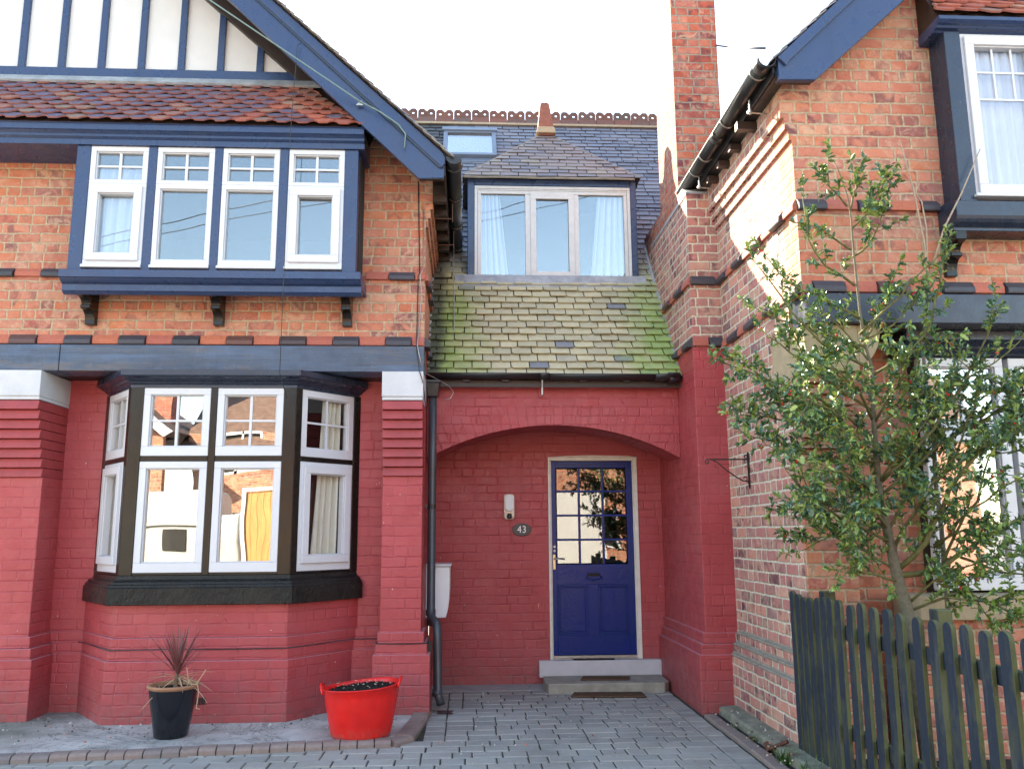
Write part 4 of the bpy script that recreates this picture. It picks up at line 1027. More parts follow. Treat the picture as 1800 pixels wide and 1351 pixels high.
# ================================================================== RIGHT: corner house
def right_house():
    H = thing('corner_house', 'orange brick gabled house with tall chimney stack and navy timbers, right of the arched porch', 'house', (3.2, 6.0, 0))
    XW, YF = 2.22, 5.30
    b = MB()
    b.box(XW, XW+.25, YF+.2505, 9.5, -.05, 4.06)
    for x, z0, z1 in ((2.198, 4.061, 4.14), (2.175, 4.141, 4.222), (2.15, 4.223, 4.48)): b.box(x, XW+.25, YF+.2505, 9.5, z0, z1)
    for k, z in enumerate((.45, .53, .615)):
        e = .078-.026*k; b.box(XW-e, XW+.01, YF+.26, 7.02, -.05 if k == 0 else z-.084, z-.006)
    b.build('side_wall', m_brick_dark, H)
    b = MB()
    for k, z in enumerate((.45, .53, .615)):
        e = .078-.026*k; b.yz([(YF+.26, z-.006), (7.0, z-.006), (7.0, z+.012), (YF+.26, z+.012)], XW-e-.002, XW+.01)
        b.box(XW-e+.02, XW+.01, YF+.26, 7., z-.0, z+.03)
    b.build('cement_fillet', m_mortar, H, .006)
    b = MB(); b.box(XW-.055, XW-.03, 5.6, 6.9, .2, .21)
    # upper front wall
    b.bm.clear(); b = MB()
    b.xz([(XW, 2.966), (XW, 4.06), (2.198, 4.061), (2.198, 4.14), (2.175, 4.141), (2.175, 4.222), (2.15, 4.223), (2.15, 4.535), (3.43, 5.78), (3.43, 2.966)], YF, YF+.25)
    holes_wall(b, 3.4305, 6.5, 2.966, 8.2, YF, YF+.25, [(3.4305, 4.9, 3.6, 4.75)])
    b.build('front_wall', m_brick, H)
    # lower pier with louvred courses, stone cap
    b = MB(); x0, x1 = XW+.001, 2.56
    b.box(x0, x1, YF+.22, YF+.60, .60, 1.90)
    n = 8; h = (2.45-1.895)/n
    for i in range(n):
        za = 1.895+i*h; y = YF+.22-.0235*(i+1)
        b.hexa([(x0, y-.006, za), (x1, y-.006, za), (x1, YF+.6, za), (x0, YF+.6, za), (x0, y+.012, za+h-.004), (x1, y+.012, za+h-.004), (x1, YF+.6, za+h-.004), (x0, YF+.6, za+h-.004)])
    for k, z in enumerate((.45, .53, .615)):
        e = .078-.026*k; b.box(x0-e, x1+e, YF+.22-e, YF+.62, -.05 if k == 0 else z-.084, z)
    b.box(2.5605, 3.118, YF+.42, YF+.62, -.05, 2.75)
    b.box(2.80, 6.5, YF+.12, YF+.5, -.05, .86); b.box(2.74, 6.5, YF+.07, YF+.12, -.05, .53); b.box(2.77, 6.5, YF+.095, YF+.12, .531, .615)
    b.build('pier', m_brick, H, .004)
    b = MB(); b.box(XW-.006, 2.575, YF+.005, YF+.60, 2.452, 2.762)
    pts = [(2.576, 2.762), (2.576, 2.50)]+[(2.576+.16*math.sin(k/8*math.pi/2), 2.50+.26*(1-math.cos(k/8*math.pi/2))) for k in range(1, 9)]
    b.xz(pts, YF+.01, YF+.3)
    b.build('stone_cap', m_stone, H, .006, seg=2)
    b = MB(); b.box(2.86, 6.5, YF+.05, YF+.4, .862, 1.012); b.build('stone_sill', m_stone, H, .006)
    b = MB(); b.box(XW+.004, 6.5, YF-.05, YF+.2, 2.764, 2.965); b.build('timber_beam', m_navyd, H, .006, seg=2)
    b = MB(); b.box(2.6, 6.5, YF+.2, YF+.6, 2.765, 2.80); b.build('beam_soffit', m_dbrown, H)
    # lower bay window
    b = MB(); b.yz([(YF+.30, 2.60), (YF+.24, 2.62), (YF+.22, 2.65), (YF+.18, 2.66), (YF+.14, 2.70), (YF+.14, 2.762), (YF+.5, 2.762), (YF+.5, 2.60)], 2.98, 6.5)
    BW = b.build('bay_window', m_navyd, H, .002)
    T = W((0, YF+.30, 0), (1, 0, 0), (0, -1, 0))
    for u0, u1 in ((3.12, 3.72), (3.76, 4.36), (4.40, 5.0)):
        light(BW, T, u0, u1, 2.10, 2.598, (2, 1), False, .06, .07, gl=m_glass_bay); light(BW, T, u0, u1, 1.03, 2.095, None, False, .075, .08, gl=m_glass_bay)
    b = MB(); b.box(5.0, 6.5, YF+.2, YF+.4, 1.012, 2.6); b.build('bay_post', m_navyd, BW)
    room(H, 3.36, 6.3, YF+.63, 9, .9, 2.7, m_room)
    curtain('cream net curtain behind the ground floor window of the right house', W((0, YF+.37, 0), (1, 0, 0), (0, -1, 0)), 3.14, 4.98, 1.04, 2.58, 0, m_curt_cream, 30, .012)
    for a in (((XW, YF, 0), (1, 0, 0), (0, -1, 0), 0, 4.2, 2.975, 3.06, False, -.15), ((XW, YF, 0), (1, 0, 0), (0, -1, 0), 0, .98, 3.55, 3.632, True, -.02),
              ((XW, YF, 0), (0, 1, 0), (-1, 0, 0), 0, 1.74, 2.975, 3.06, True, -.02), ((XW, YF, 0), (0, 1, 0), (-1, 0, 0), 0, 1.74, 3.55, 3.632, False, -.02)):
        b = MB(); stringcourse(b, *a); b.build('string_course', [m_redbk, m_blubk], H, .002)
    # ---- oriel
    X0 = 3.247; Y = 5.10
    b = MB(); b.box(X0, 3.358, Y, Y+.1, 3.50, 4.775); b.box(X0+.003, X0+.035, Y+.1005, YF, 3.40, 4.775); b.box(4.9, 5.0, Y, YF, 3.4, 4.775)
    b.yz([(YF, 3.36), (Y+.03, 3.36), (Y+.03, 3.38), (Y+.01, 3.40), (Y, 3.41), (Y-.012, 3.43), (Y-.02, 3.45), (Y-.02, 3.55), (Y+.1, 3.578), (YF, 3.578)], X0-.05, 5.05)
    OR = b.build('oriel_window', m_navyd, H, .003)
    b = MB(); b.yz([(Y+.02, 4.775), (Y+.01, 4.785), (Y-.02, 4.79), (Y-.03, 4.802), (Y-.05, 4.808), (Y-.07, 4.825), (Y-.07, 4.85), (YF, 4.85), (YF, 4.775)], X0-.065, 5.1); b.build('oriel_cornice', m_navy, OR)
    T = W((0, Y+.04, 0), (1, 0, 0), (0, -1, 0))
    for u0, u1 in ((3.36, 3.93), (3.99, 4.56)):
        b = MB(); frame_boxes(b, T, u0, u1, 3.58, 4.774, .03, -.03, .02); frame_boxes(b, T, u0+.026, u1-.02, 3.61, 4.745, .062, -.03, .045); frame_boxes(b, T, u0+.088, u1-.082, 3.672, 4.683, .01, -.03, .03)
        b.build('window_frame', m_pvc, OR, .003)
        b = MB(); b.box(u0+.09, u1-.085, -.01, -.004, 3.675, 4.68, T); b.build('pane', m_glass_side, OR)
        b = MB(); um = (u0+u1)/2; b.box(u0+.09, u1-.085, -.002, .008, 4.488, 4.502, T); b.box(u0+.09, u1-.085, -.002, .008, 4.290, 4.304, T)
        for k in (.36, .70): b.box(u0+.09+k*(u1-u0-.175)-.007, u0+.09+k*(u1-u0-.175)+.007, -.001, .007, 4.3045, 4.68, T)
        b.build('glazing_bar', m_pvc, OR)
    b = MB(); b.box(3.36-.02, 4.56, 0, .075, 3.579, 3.60, T); b.build('window_sill', m_pvc, OR, .003)
    scroll_bracket(OR, 3.20, 3.275, YF, Y+.02, 3.09, 3.359, m_black); scroll_bracket(OR, 4.8, 4.875, YF, Y+.02, 3.09, 3.359, m_black)
    room(H, 3.44, 4.88, YF+.26, 8, 3.55, 4.77, m_room)
    curtain('white net curtain filling the upstairs window of the right house', W((0, Y+.10, 0), (1, 0, 0), (0, -1, 0)), 3.40, 4.5, 3.58, 4.75, 0, m_curt_blue, 16, .014)
    a = MB(); V = Vector((0, .47, .60)).normalized()
    slates(a, (0, Y-.085, 4.862), Vector((1, 0, 0)), V, [(X0-.09, 0), (5.1, 0), (4.9, .42), (X0+.02, .42)], .0825, .165, .014, .022, random.Random(16), 'tile', .003)
    a.build('apron_tiles', m_tile, H)
    b = MB(); b.yz([(Y-.05, 4.851), (YF, 5.28), (YF, 4.851)], X0-.06, 5.08); b.build('apron_board', m_dbrown, H)
    # ---- chimney breast and stack
    XC, YC = 1.955, 7.05
    b = MB(); b.box(XC, XW+.03, YC, 8.46, -.05, 3.0)
    for k, z in enumerate((.45, .53, .615)):
        e = .078-.026*k; b.box(XC-e, XW+.02, YC-e, 8.45, -.05 if k == 0 else z-.084, z)
    b.build('painted_pier', m_red, H, .006, seg=2)
    b = MB(); b.box(XC+.001, 2.30, YC+.001, 8.9, 3.001, 4.40); CH = b.build('chimney', m_brick_dark, H, .003)
    for a in (((XC, YC, 0), (1, 0, 0), (0, -1, 0), 0, .26, 3.0, 3.085, False, -.08), ((XC, YC, 0), (1, 0, 0), (0, -1, 0), 0, .26, 3.55, 3.632, True, -.0),
              ((XC, YC, 0), (0, 1, 0), (-1, 0, 0), 0, .7, 3.0, 3.085, True, .0), ((XC, YC, 0), (0, 1, 0), (-1, 0, 0), 0, 1.3, 3.55, 3.632, False, .0)):
        b = MB(); stringcourse(b, *a); b.build('string_course', [m_redbk, m_blubk], CH, .002)
    b = MB(); b.yz([(YC, 4.401), (YC, 4.42), (7.35, 4.60), (7.35, 4.401)], XC+.002, 2.30)
    b.box(XC-.006, XC+.004, YC-.004, 8.5, 4.385, 4.412); b.build('lead_flashing', m_lead, CH)
    b = MB(); b.box(1.967, 2.405, 7.35, 8.07, 4.4005, 8.6); b.box(1.94, 2.43, 7.32, 8.10, 8.2, 8.45); b.build('stack', m_brick_stack, CH, .003)
    b = MB(); b.box(XC+.01, 2.3, 8.0705, 8.9, 4.4005, 4.62); b.build('shoulder', m_brick_stack, CH)
    # ---- roof
    vz = lambda x: 4.556+.97*(x-2.075)
    b = MB(); b.xz([(2.04, vz(2.04)-.02), (2.075, vz(2.075)-.06), (5.3, vz(5.3)-.06), (5.3, vz(5.3))], 5.12, 7.32); b.xz([(2.42, vz(2.42)), (2.42, vz(2.42)-.06), (5.3, vz(5.3)-.06), (5.3, vz(5.3))], 7.3205, 11.0)
    b.xz([(5.3, vz(5.3)), (5.3, vz(5.3)-.06), (8.5, vz(2.1)-.06), (8.5, vz(2.1))], 5.12, 11.)
    RF = b.build('roof', m_dbrown, H)
    s = MB(); V = Vector((1, 0, .97)).normalized()
    slates(s, (2.035, 0, vz(2.035)), Vector((0, -1, 0)), V, [(-7.33, 0), (-5.06, 0), (-5.06, 4.5), (-7.33, 4.5)], .10, .25, .008, .014, random.Random(19))
    s.build('roof_slates', m_slate_br, RF)
    b = MB(); b.xz([(2.075, 4.382), (2.32, 4.387), (2.993, 5.005), (5.3, 7.12), (5.3, vz(5.3)-.02), (2.072, vz(2.072)-.02)], 5.085, 5.13)
    BG = b.build('bargeboard', m_navy, H, .004)
    b = MB(); g = lambda x: vz(x)-.105
    b.xz([(2.10, 4.50), (2.118, 4.478), (2.14, g(2.14)-.005), (5.3, g(5.3)), (5.3, vz(5.3)-.012), (2.068, vz(2.068)-.012), (2.068, 4.53)], 5.062, 5.0845); b.build('verge_board', m_navy, BG, .004)
    b = MB(); b.box(2.08, 2.315, 5.131, 5.17, 4.395, 4.42); b.xz([(2.15, vz(2.15)-.09), (5.3, vz(5.3)-.09), (5.3, vz(5.3)-.061), (2.15, vz(2.15)-.061)], 5.131, YF-.001); b.build('overhang_soffit', m_dbrown, H)
    b = MB(); b.box(2.055, 2.15, 5.131, 7.04, 4.43, 4.46); b.box(2.05, 2.065, 5.131, 7.04, 4.43, 4.56); b.build('eaves_soffit', m_blackm, H)
    # gutter
    b = MB(); n = 10; r = .055; cx, cz = 2.000, 4.535
    for ya, yb, rr in ((5.08, 5.20, r+.008), (5.15, 6.2, r), (6.14, 6.24, r+.007), (6.2, 7.34, r)):
        ring = lambda y, q: [b.bm.verts.new((cx+q*math.cos(math.pi+math.pi*k/n), y, cz+q*math.sin(math.pi+math.pi*k/n))) for k in range(n+1)]
        vs = [ring(ya, rr), ring(yb, rr), ring(yb, rr-.005), ring(ya, rr-.005)]
        for k in range(n):
            for a in range(4): b._f([vs[a][k], vs[a][k+1], vs[(a+1) % 4][k+1], vs[(a+1) % 4][k]])
        for k in (0, n): b._f([v[k] for v in vs])
    G = b.build('eaves_gutter', m_blackm, H, 0, True)
    b = MB(); b.tube([(cx-r, 5.14, cz), (cx-r, 6.2, cz), (cx-r, 7.36, cz-.003)], .008, 6); b.build('gutter_lip_highlight', m_lip, G, 0, True)  # pale tube added as the painted sunlit line of the gutter
    for y in (5.26, 5.95, 6.55, 6.85):
        b = MB(); b.tube([(cx+(r+.006)*math.cos(math.pi+math.pi*k/10), y, cz+(r+.006)*math.sin(math.pi+math.pi*k/10)) for k in range(11)], .006, 5)
        b.build('gutter_bracket', m_steel, G)
    for y in (5.52, 6.85):
        b = MB(); b.tube([(2.02, y, 4.47), (2.02, y, 4.36)], .007, 5); b.tube([(2.0, y, 4.375), (2.21, y+.02, 4.37)], .006, 5); b.tube([(2.02, y, 4.39), (2.02, y, 4.365)], .014, 6); b.build('gutter_bracket', m_steel, G)
    for y in (5.74, 6.1, 6.4, 6.7):
        b = MB(); b.box(2.0 if y == 5.74 else 2.06, 2.17, y, y+.06, 4.36 if y == 5.74 else 4.37, 4.42); b.build('rafter_end', m_dbrown, H)
right_house()

# ================================================================== small things
def small_things():
    Y = 8.44
    # wall lamp
    L = thing('wall_lamp', 'white bulkhead lamp with motion sensor on the red wall left of the blue door', 'wall lamp', (.425, Y, 1.56))
    b = MB()
    def rr(x0, x1, z0, z1, r=.018, n=5):
        p = []
        for cx, cz, a0 in ((x1-r, z0+r, -90), (x1-r, z1-r, 0), (x0+r, z1-r, 90), (x0+r, z0+r, 180)):
            for k in range(n+1): a = R(a0+90*k/n); p.append((cx+r*math.cos(a), cz+r*math.sin(a)))
        return p
    b.xz(rr(.372, .478, 1.557, 1.805, .03), Y-.025, Y-.001); b.build('back_plate', M_flat('lamp_silver', (.42, .40, .38), .3, .05, 10, .0, metal=.5), L, .003)
    b = MB(); b.xz(rr(.382, .468, 1.635, 1.797, .035), Y-.085, Y-.0255)
    t = NT('ribbed_lamp_glass', .25, .5); u = t.geo().outputs['Position']; zz = t.sep(u)[2]
    m = t.fin((.88, .88, .86), None, t.bump(t.ma('SINE', t.ma('MULTIPLY', zz, 700.)), .002, .7))
    b.build('lamp_glass', m, L, .012, seg=3)
    b = MB(); b.box(.380, .398, Y-.06, Y-.0255, 1.568, 1.632); b.box(.452, .470, Y-.06, Y-.0255, 1.568, 1.632); b.build('sensor_arm', m_steel, L, .003)
    b = MB(); b.lathe([(0, 1.562), (.02, 1.564), (.024, 1.58), (.022, 1.60), (.014, 1.615), (0, 1.618)], .425, Y-.05, 16); b.build('sensor', m_blackm, L, 0, True)
    # house number
    S = thing('house_number_sign', 'oval slate house number plate reading 43 beside the blue door', 'sign', (.55, Y, 1.40))
    b = MB(); b.xz([(.549+.094*math.cos(2*math.pi*k/40), 1.4575+.062*math.sin(2*math.pi*k/40)) for k in range(40)], Y-.014, Y-.001); b.build('plate', M_flat('slate_plate', (.022, .024, .026), .4, .1, 20, .001), S, .004, seg=2)
    fc = bpy.data.curves.new('number', 'FONT'); fc.body = '43'; fc.size = .098; fc.extrude = .0015; fc.align_x = 'CENTER'; fc.align_y = 'CENTER'; fc.space_character = 1.08
    fo = bpy.data.objects.new('tmp', fc); COL.objects.link(fo); bpy.context.view_layer.update()
    me = bpy.data.meshes.new_from_object(fo.evaluated_get(bpy.context.evaluated_depsgraph_get())); bpy.data.objects.remove(fo)
    me.transform(Matrix.Translation((.549, Y-.0155, 1.4565)) @ Matrix.Rotation(R(90), 4, 'X') @ Matrix.Diagonal((.9, 1, 1, 1)))
    me.name = 'digits'; me.materials.clear(); me.materials.append(M_flat('white_lettering', (.8, .8, .78), .5, .02, 5, 0))
    do = bpy.data.objects.new('digits', me); COL.objects.link(do); do.parent = S; do.matrix_parent_inverse = Matrix.Translation(-Vector(S.location))
    b = MB()
    for x in (.470, .628): b.tube([(x, Y-.017, 1.4575), (x, Y-.013, 1.4575)], .004, 8)
    b.build('screw', m_blackm, S)
    # meter box
    M = thing('meter_box', 'white plastic meter box on the red side wall behind the downpipe', 'meter box', (-.25, 7.9, .69))
    b = MB()
    prof = [(-.355, .695), (-.175, .695), (-.158, .76), (-.148, .84), (-.144, .95), (-.146, 1.135), (-.355, 1.135)]
    b.xz(prof, 7.70, 8.10); b.build('door', M_flat('meter_box_plastic', (.74, .76, .78), .4, .05, 6., .001), M, .006, seg=2)
    b = MB(); b.box(-.355, -.128, 7.68, 8.12, 1.137, 1.158); b.build('lid', m_pvc, M, .005, seg=2)
    b = MB(); b.xz([(-.163, .74), (-.152, .80), (-.144, .86), (-.139, .95), (-.138, 1.13), (-.1475, 1.13), (-.1475, .95), (-.153, .85)], 7.74, 8.06); b.build('hinge_edge', m_steel, M)
    # hanging basket bracket
    b = MB(); x = 2.214; y = 6.53
    b.box(x-.010, x, y-.008, y+.008, 1.765, 2.035)
    b.xz([(x-.010, 1.765), (x, 1.765), (x-.004, 1.748)], y-.006, y+.006)
    b.box(1.90, x-.010, y-.006, y+.006, 1.976, 1.987)
    def spiral(cx, cz, r0, r1, a0, a1, n=16): return [(cx+(r0+(r1-r0)*k/n)*math.cos(R(a0+(a1-a0)*k/n)), y, cz+(r0+(r1-r0)*k/n)*math.sin(R(a0+(a1-a0)*k/n))) for k in range(n+1)]
    b.tube(spiral(1.885, 1.962, .020, .008, 60, 420), .0045, 6)
    b.tube([(1.93, y, 1.975), (1.97, y, 1.955), (2.03, y, 1.90), (2.10, y, 1.85), (2.16, y, 1.815), (2.20, y, 1.81)], .005, 6)
    b.tube(spiral(2.178, 1.832, .020, .008, -70, 200), .004, 6); b.tube(spiral(2.19, 2.005, .018, .007, -80, 220), .004, 6)
    for z in (1.80, 2.01): b.tube([(x-.012, y, z), (x-.016, y, z)], .006, 6)
    tag(b.build('hanging_basket_bracket', m_blackm, None, 0), 'black wrought iron scroll bracket for a hanging basket on the unpainted side wall', 'bracket')
    # door mats
    t = NT('brown_coir', 1., .1); o = t.geo().outputs['Position']
    mm = t.fin(t.mix(t.mr(t.noise(50., o, 4), .3, .7), (.085, .055, .035), (.15, .09, .06)), None, t.bump(t.noise(140., o, 3), .01, 1.))
    def mat(pts, z, label):
        b = MB(); b.xy(pts, z, z+.014); tag(b.build('doormat', mm, None, .004), label, 'doormat', 'brown doormats at the blue door')
    mat([(1.05, 8.06), (1.50, 8.03), (1.54, 8.20), (1.10, 8.24)], .0885, 'small brown doormat lying on the grey stone step')
    mat([(.92, 7.72), (1.58, 7.66), (1.58, 7.87), (.97, 7.90)], .005, 'reddish brown doormat on the paving in front of the stone step')
    b = MB(); b.box(1.03, 1.43, 8.365, 8.415, .2225, .234); tag(b.build('doormat', m_dark, None, .003), 'thin dark strip of mat on the white threshold under the blue door', 'doormat', 'brown doormats at the blue door')
    # pot
    z0 = .028
    P = thing('plant_pot', 'tall glazed black plant pot with a terracotta rim on the concrete strip', 'plant pot', (-2.075, 6.40, z0))
    cx, cy = -2.075, 6.42
    b = MB(); b.lathe([(0, z0), (.105, z0), (.114, z0+.006), (.126, z0+.08), (.150, z0+.22), (.165, z0+.325), (.166, z0+.336), (.12, z0+.3), (0, z0+.3)], cx, cy, 40)
    b.build('pot_body', M_flat('black_glaze', (.010, .011, .016), .16, .1, 8., .002), P, 0, True)
    b = MB(); b.lathe([(.155, z0+.30), (.166, z0+.330), (.176, z0+.336), (.180, z0+.346), (.177, z0+.354), (.160, z0+.356), (.152, z0+.348), (.150, z0+.25)], cx, cy, 40)
    b.build('rim', M_flat('terracotta', (.36, .18, .10), .8, .15, 14., .003), P, 0, True)
    b = MB(); rn = random.Random(7)
    b.lathe([(0, z0+.305), (.09, z0+.303), (.155, z0+.295)], cx, cy, 24)
    for k in range(60): a, r = rn.uniform(0, 6.3), rn.uniform(0, .13); s = rn.uniform(.004, .012); b.box(cx+r*math.cos(a)-s, cx+r*math.cos(a)+s, cy+r*math.sin(a)-s, cy+r*math.sin(a)+s, z0+.30, z0+.305+s)
    tag(b.build('potting_soil', m_soil, None), 'dark mossy potting soil inside the black plant pot', 'soil')
    # cordyline
    C = thing('cordyline_plant', 'young red leaved cordyline with dry straw coloured lower leaves in the black pot', 'plant', (cx+.01, cy, z0+.30))
    b = MB(); b.tube([(cx+.01, cy, z0+.295), (cx+.015, cy, z0+.37), (cx+.02, cy, z0+.43)], [.017, .016, .014], 8); b.tube([(cx+.05, cy+.01, z0+.295), (cx+.05, cy+.01, z0+.39)], .009, 6); b.build('stem', M_flat('palm_stem', (.20, .14, .09), .9, .3, 60, .004), C)
    rn = random.Random(12)
    def blade(b, base, az, el, L, w, droop, n=8):
        p = Vector(base); pts = []; e = el
        for k in range(n+1):
            pts.append(p.copy()); p = p+Vector((math.cos(az)*math.cos(e), math.sin(az)*math.cos(e), math.sin(e)))*L/n; e -= droop/n
        side = Vector((-math.sin(az), math.cos(az), 0)); V = []
        for k, q in enumerate(pts):
            f = k/n; ww = w*min(1, .45+f*3)*(1-f)**.6+.0006
            V.append([b.bm.verts.new(q+side*ww), b.bm.verts.new(q-Vector((0, 0, ww*.5))), b.bm.verts.new(q-side*ww)])
        for a, c in zip(V, V[1:]):
            for k in range(2): b._f([a[k], c[k], c[k+1], a[k+1]])
    top = (cx+.02, cy, z0+.43); b = MB()
    for k in range(54): blade(b, (top[0]+rn.uniform(-.008, .008), top[1]+rn.uniform(-.008, .008), top[2]+rn.uniform(-.03, .01)), rn.uniform(0, 6.3), R(rn.triangular(30, 88, 68)), rn.uniform(.26, .40), .0060, R(rn.uniform(0, 12)))
    b.build('red_leaves', M_island('cordyline_red', [(0, (.16, .05, .05)), (.5, (.24, .075, .07)), (.8, (.14, .055, .055)), (1, (.32, .12, .08))], .45, None, .001, 60), C)
    b = MB()
    for az, el, L, dr in ((180, 8, .26, 30), (190, -10, .28, 50), (205, 15, .2, 40), (228, -28, .33, 22), (170, 20, .2, 40), (0, 10, .2, 15), (352, -5, .3, 35), (340, -15, .32, 40), (10, 18, .26, 30), (20, 0, .27, 60), (300, 0, .2, 60), (95, 10, .2, 50), (60, 0, .2, 60), (330, 10, .2, 80)):
        blade(b, (top[0], top[1], top[2]-.03), R(az+rn.uniform(-6, 6)), R(el), L, .0055, R(dr))
    for k in range(14): a = rn.uniform(0, 6.3); blade(b, (cx+.10*math.cos(a), cy+.10*math.sin(a), z0+.31), rn.uniform(0, 6.3), R(rn.uniform(5, 50)), rn.uniform(.08, .16), .003, R(40))
    b.tube([(cx+.14, cy-.05, z0+.36), (cx+.19, cy-.08, z0+.36), (cx+.20, cy-.08, z0+.30), (cx+.19, cy-.08, z0+.20), (cx+.215, cy-.08, z0+.195)], .003, 5); b.tube([(cx+.16, cy-.05, z0+.34), (cx+.21, cy-.07, z0+.41), (cx+.24, cy-.07, z0+.46)], .0028, 5); b.tube([(cx+.12, cy-.05, z0+.36), (cx+.10, cy-.05, z0+.47)], .0025, 5)
    b.build('dry_leaves', M_island('straw', [(0, (.52, .36, .20)), (.6, (.60, .44, .26)), (1, (.40, .28, .18))], .8, None, .001, 60), C)
    # flexible tub
    tx, ty = -.735, 6.32; z0 = .028
    Tt = thing('flexible_tub', 'bright red flexible plastic tub filled with compost, on the concrete strip', 'tub', (tx, ty, z0))
    b = MB(); n = 48
    rim = lambda a: .335+.02*math.cos(a)+.004*math.sin(2*a)
    prof = [(0, 0), (.18, 0), (.20, .008), (.212, .03), (.235, .15), (.258, .28), (.264, 1), (.274, 1.02), (.274, 1.035), (.264, 1.04), (.254, 1.0), (.245, .24), (.20, .24)]
    rings = []
    for r, z in prof:
        row = []
        for k in range(n):
            a = 2*math.pi*k/n; zz = (rim(a)+(z-1)*.3 if z >= .9 else z)
            row.append(b.bm.verts.new((tx+r*math.cos(a), ty+r*math.sin(a)*.94, z0+zz)))
        rings.append(row)
    for q, w in zip(rings, rings[1:]):
        for k in range(n): b._f([q[k], q[(k+1) % n], w[(k+1) % n], w[k]])
    t = NT('scuffed_red_plastic', .38, .45); o_ = t.geo().outputs['Position']; z_ = t.sep(o_)[2]
    c_ = t.mix(t.mr(t.noise(6., o_, 4, .6), .35, .7), (.72, .012, .010), (.58, .010, .009))
    c_ = t.mix(t.mr(t.noise(40., t.vmul(o_, (1., 1., 3.)), 4, .8, 1.), .66, .74, 0., .5), c_, (.80, .16, .13))
    c_ = t.mix(t.ma('MULTIPLY', t.mr(z_, .13, .02), t.mr(t.noise(25., o_, 5, .8), .4, .65, 0., .75)), c_, (.25, .15, .12))
    mt = t.fin(c_, t.mr(t.noise(15., o_, 4), .3, .7, .28, .55), t.bump(t.noise(30., o_, 4), .002, .7))
    b.build('tub_body', mt, Tt, 0, True)
    for s in (-1, 1):
        b = MB(); zc = z0+rim(0 if s > 0 else math.pi); pts = []
        for k in range(13):
            a = math.pi*k/12; pts.append((tx+s*(.258+.022*math.sin(a)), ty-.075*math.cos(a)-.01, zc-.02+.062*math.sin(a)))
        b.tube(pts, .009, 8); b.build('tub_handle', mt, Tt, 0, True)
    b = MB(); rn = random.Random(17); V = []
    for i in range(15):
        row = []
        for k in range(44):
            a = 2*math.pi*k/44; r = .252*i/14; row.append(b.bm.verts.new((tx+r*math.cos(a), ty+r*.94*math.sin(a), z0+.31+.02*math.cos(a)*r/.25+.022*(1-(r/.258)**2)+rn.uniform(-.007, .009)*(i < 14))))
        V.append(row)
    for q, w in zip(V, V[1:]):
        for k in range(44): b._f([q[k], q[(k+1) % 44], w[(k+1) % 44], w[k]])
    for k in range(260):
        a, r = rn.uniform(0, 6.3), .24*math.sqrt(rn.random()); s = rn.uniform(.003, .009); x, y = tx+r*math.cos(a), ty+r*.94*math.sin(a); z = z0+.318+.02*math.cos(a)*r/.25+.022*(1-(r/.258)**2)
        b.hexa([(x-s, y-s, z-s), (x+s, y-s*.6, z-s), (x+s, y+s, z-s), (x-s*.5, y+s, z-s), (x-s*.6, y-s, z+s*.8), (x+s*.5, y-s*.3, z+s), (x+s*.6, y+s, z+s*.6), (x-s*.5, y+s*.4, z+s)])
    tag(b.build('compost', m_soil, None), 'crumbly black compost heaped inside the red tub', 'compost')
    b = MB()
    for k in range(26):
        a, r = rn.uniform(0, 6.3), .22*math.sqrt(rn.random()); x, y = tx+r*math.cos(a), ty+r*.94*math.sin(a); z = z0+.338+.02*(1-(r/.258)**2); s = rn.uniform(.006, .018); d = rn.uniform(0, 3.1)
        b.hexa([(x, y, z), (x+s*math.cos(d), y+s*math.sin(d), z), (x+s*math.cos(d)-.004*math.sin(d), y+s*math.sin(d)+.004*math.cos(d), z), (x-.004*math.sin(d), y+.004*math.cos(d), z), (x, y, z+.005), (x+s*math.cos(d), y+s*math.sin(d), z+.004), (x+s*math.cos(d)-.004, y+s*math.sin(d)+.004, z+.004), (x-.004, y+.004, z+.005)])
    o = b.build('dry_litter', M_island('litter', [(0, (.45, .38, .28)), (.6, (.30, .20, .12)), (1, (.6, .57, .5))], .9, None, .001, 60), None); o['kind'] = 'stuff'; tag(o, 'pale dry leaf scraps scattered over the compost in the red tub', 'leaf litter')
    # scraps, brick chips and grit on the ground
    b = MB(); rn = random.Random(77)
    for k in range(520):
        reg = rn.random()
        if reg < .5: x, y, z = rn.uniform(-3.4, -.4), rn.triangular(6.2, 7.3, 7.0), .03
        elif reg < .75: x, y, z = rn.uniform(-.2, 1.8), rn.uniform(5.3, 8.3), .004
        else: x, y, z = rn.uniform(1.9, 2.15), rn.uniform(5.0, 6.9), .03 if rn.random() < .5 else .075
        s = rn.choice((.003, .004, .006, .009)); d = rn.uniform(0, 3)
        c_, s_ = math.cos(d)*s, math.sin(d)*s
        b.hexa([(x-c_, y-s_, z-.002), (x+s_, y-c_, z-.002), (x+c_, y+s_, z-.002), (x-s_, y+c_, z-.002), (x-c_*.6, y-s_*.6, z+s), (x+s_*.6, y-c_*.6, z+s*.6), (x+c_*.6, y+s_*.6, z+s*.8), (x-s_*.6, y+c_*.6, z+s*.5)])
    o = b.build('grit', M_island('grit_chips', [(0, (.6, .58, .54)), (.4, (.35, .32, .28)), (.7, (.55, .18, .10)), (.78, (.06, .05, .04)), (1, (.12, .09, .06))], .9, None, .001, 60)); o['kind'] = 'stuff'; tag(o, 'loose grit, brick chips and leaf crumbs scattered over the paving', 'grit')
    b = MB(); y = 7.18; x = -.215
    for i in range(7): b.box(x+i*.016, x+.009+i*.016, y-.04, y+.05, .0045, .009)
    b.box(x-.012, x+.118, y-.052, y-.0405, .0045, .010); b.box(x-.012, x+.118, y+.0505, y+.062, .0045, .010)
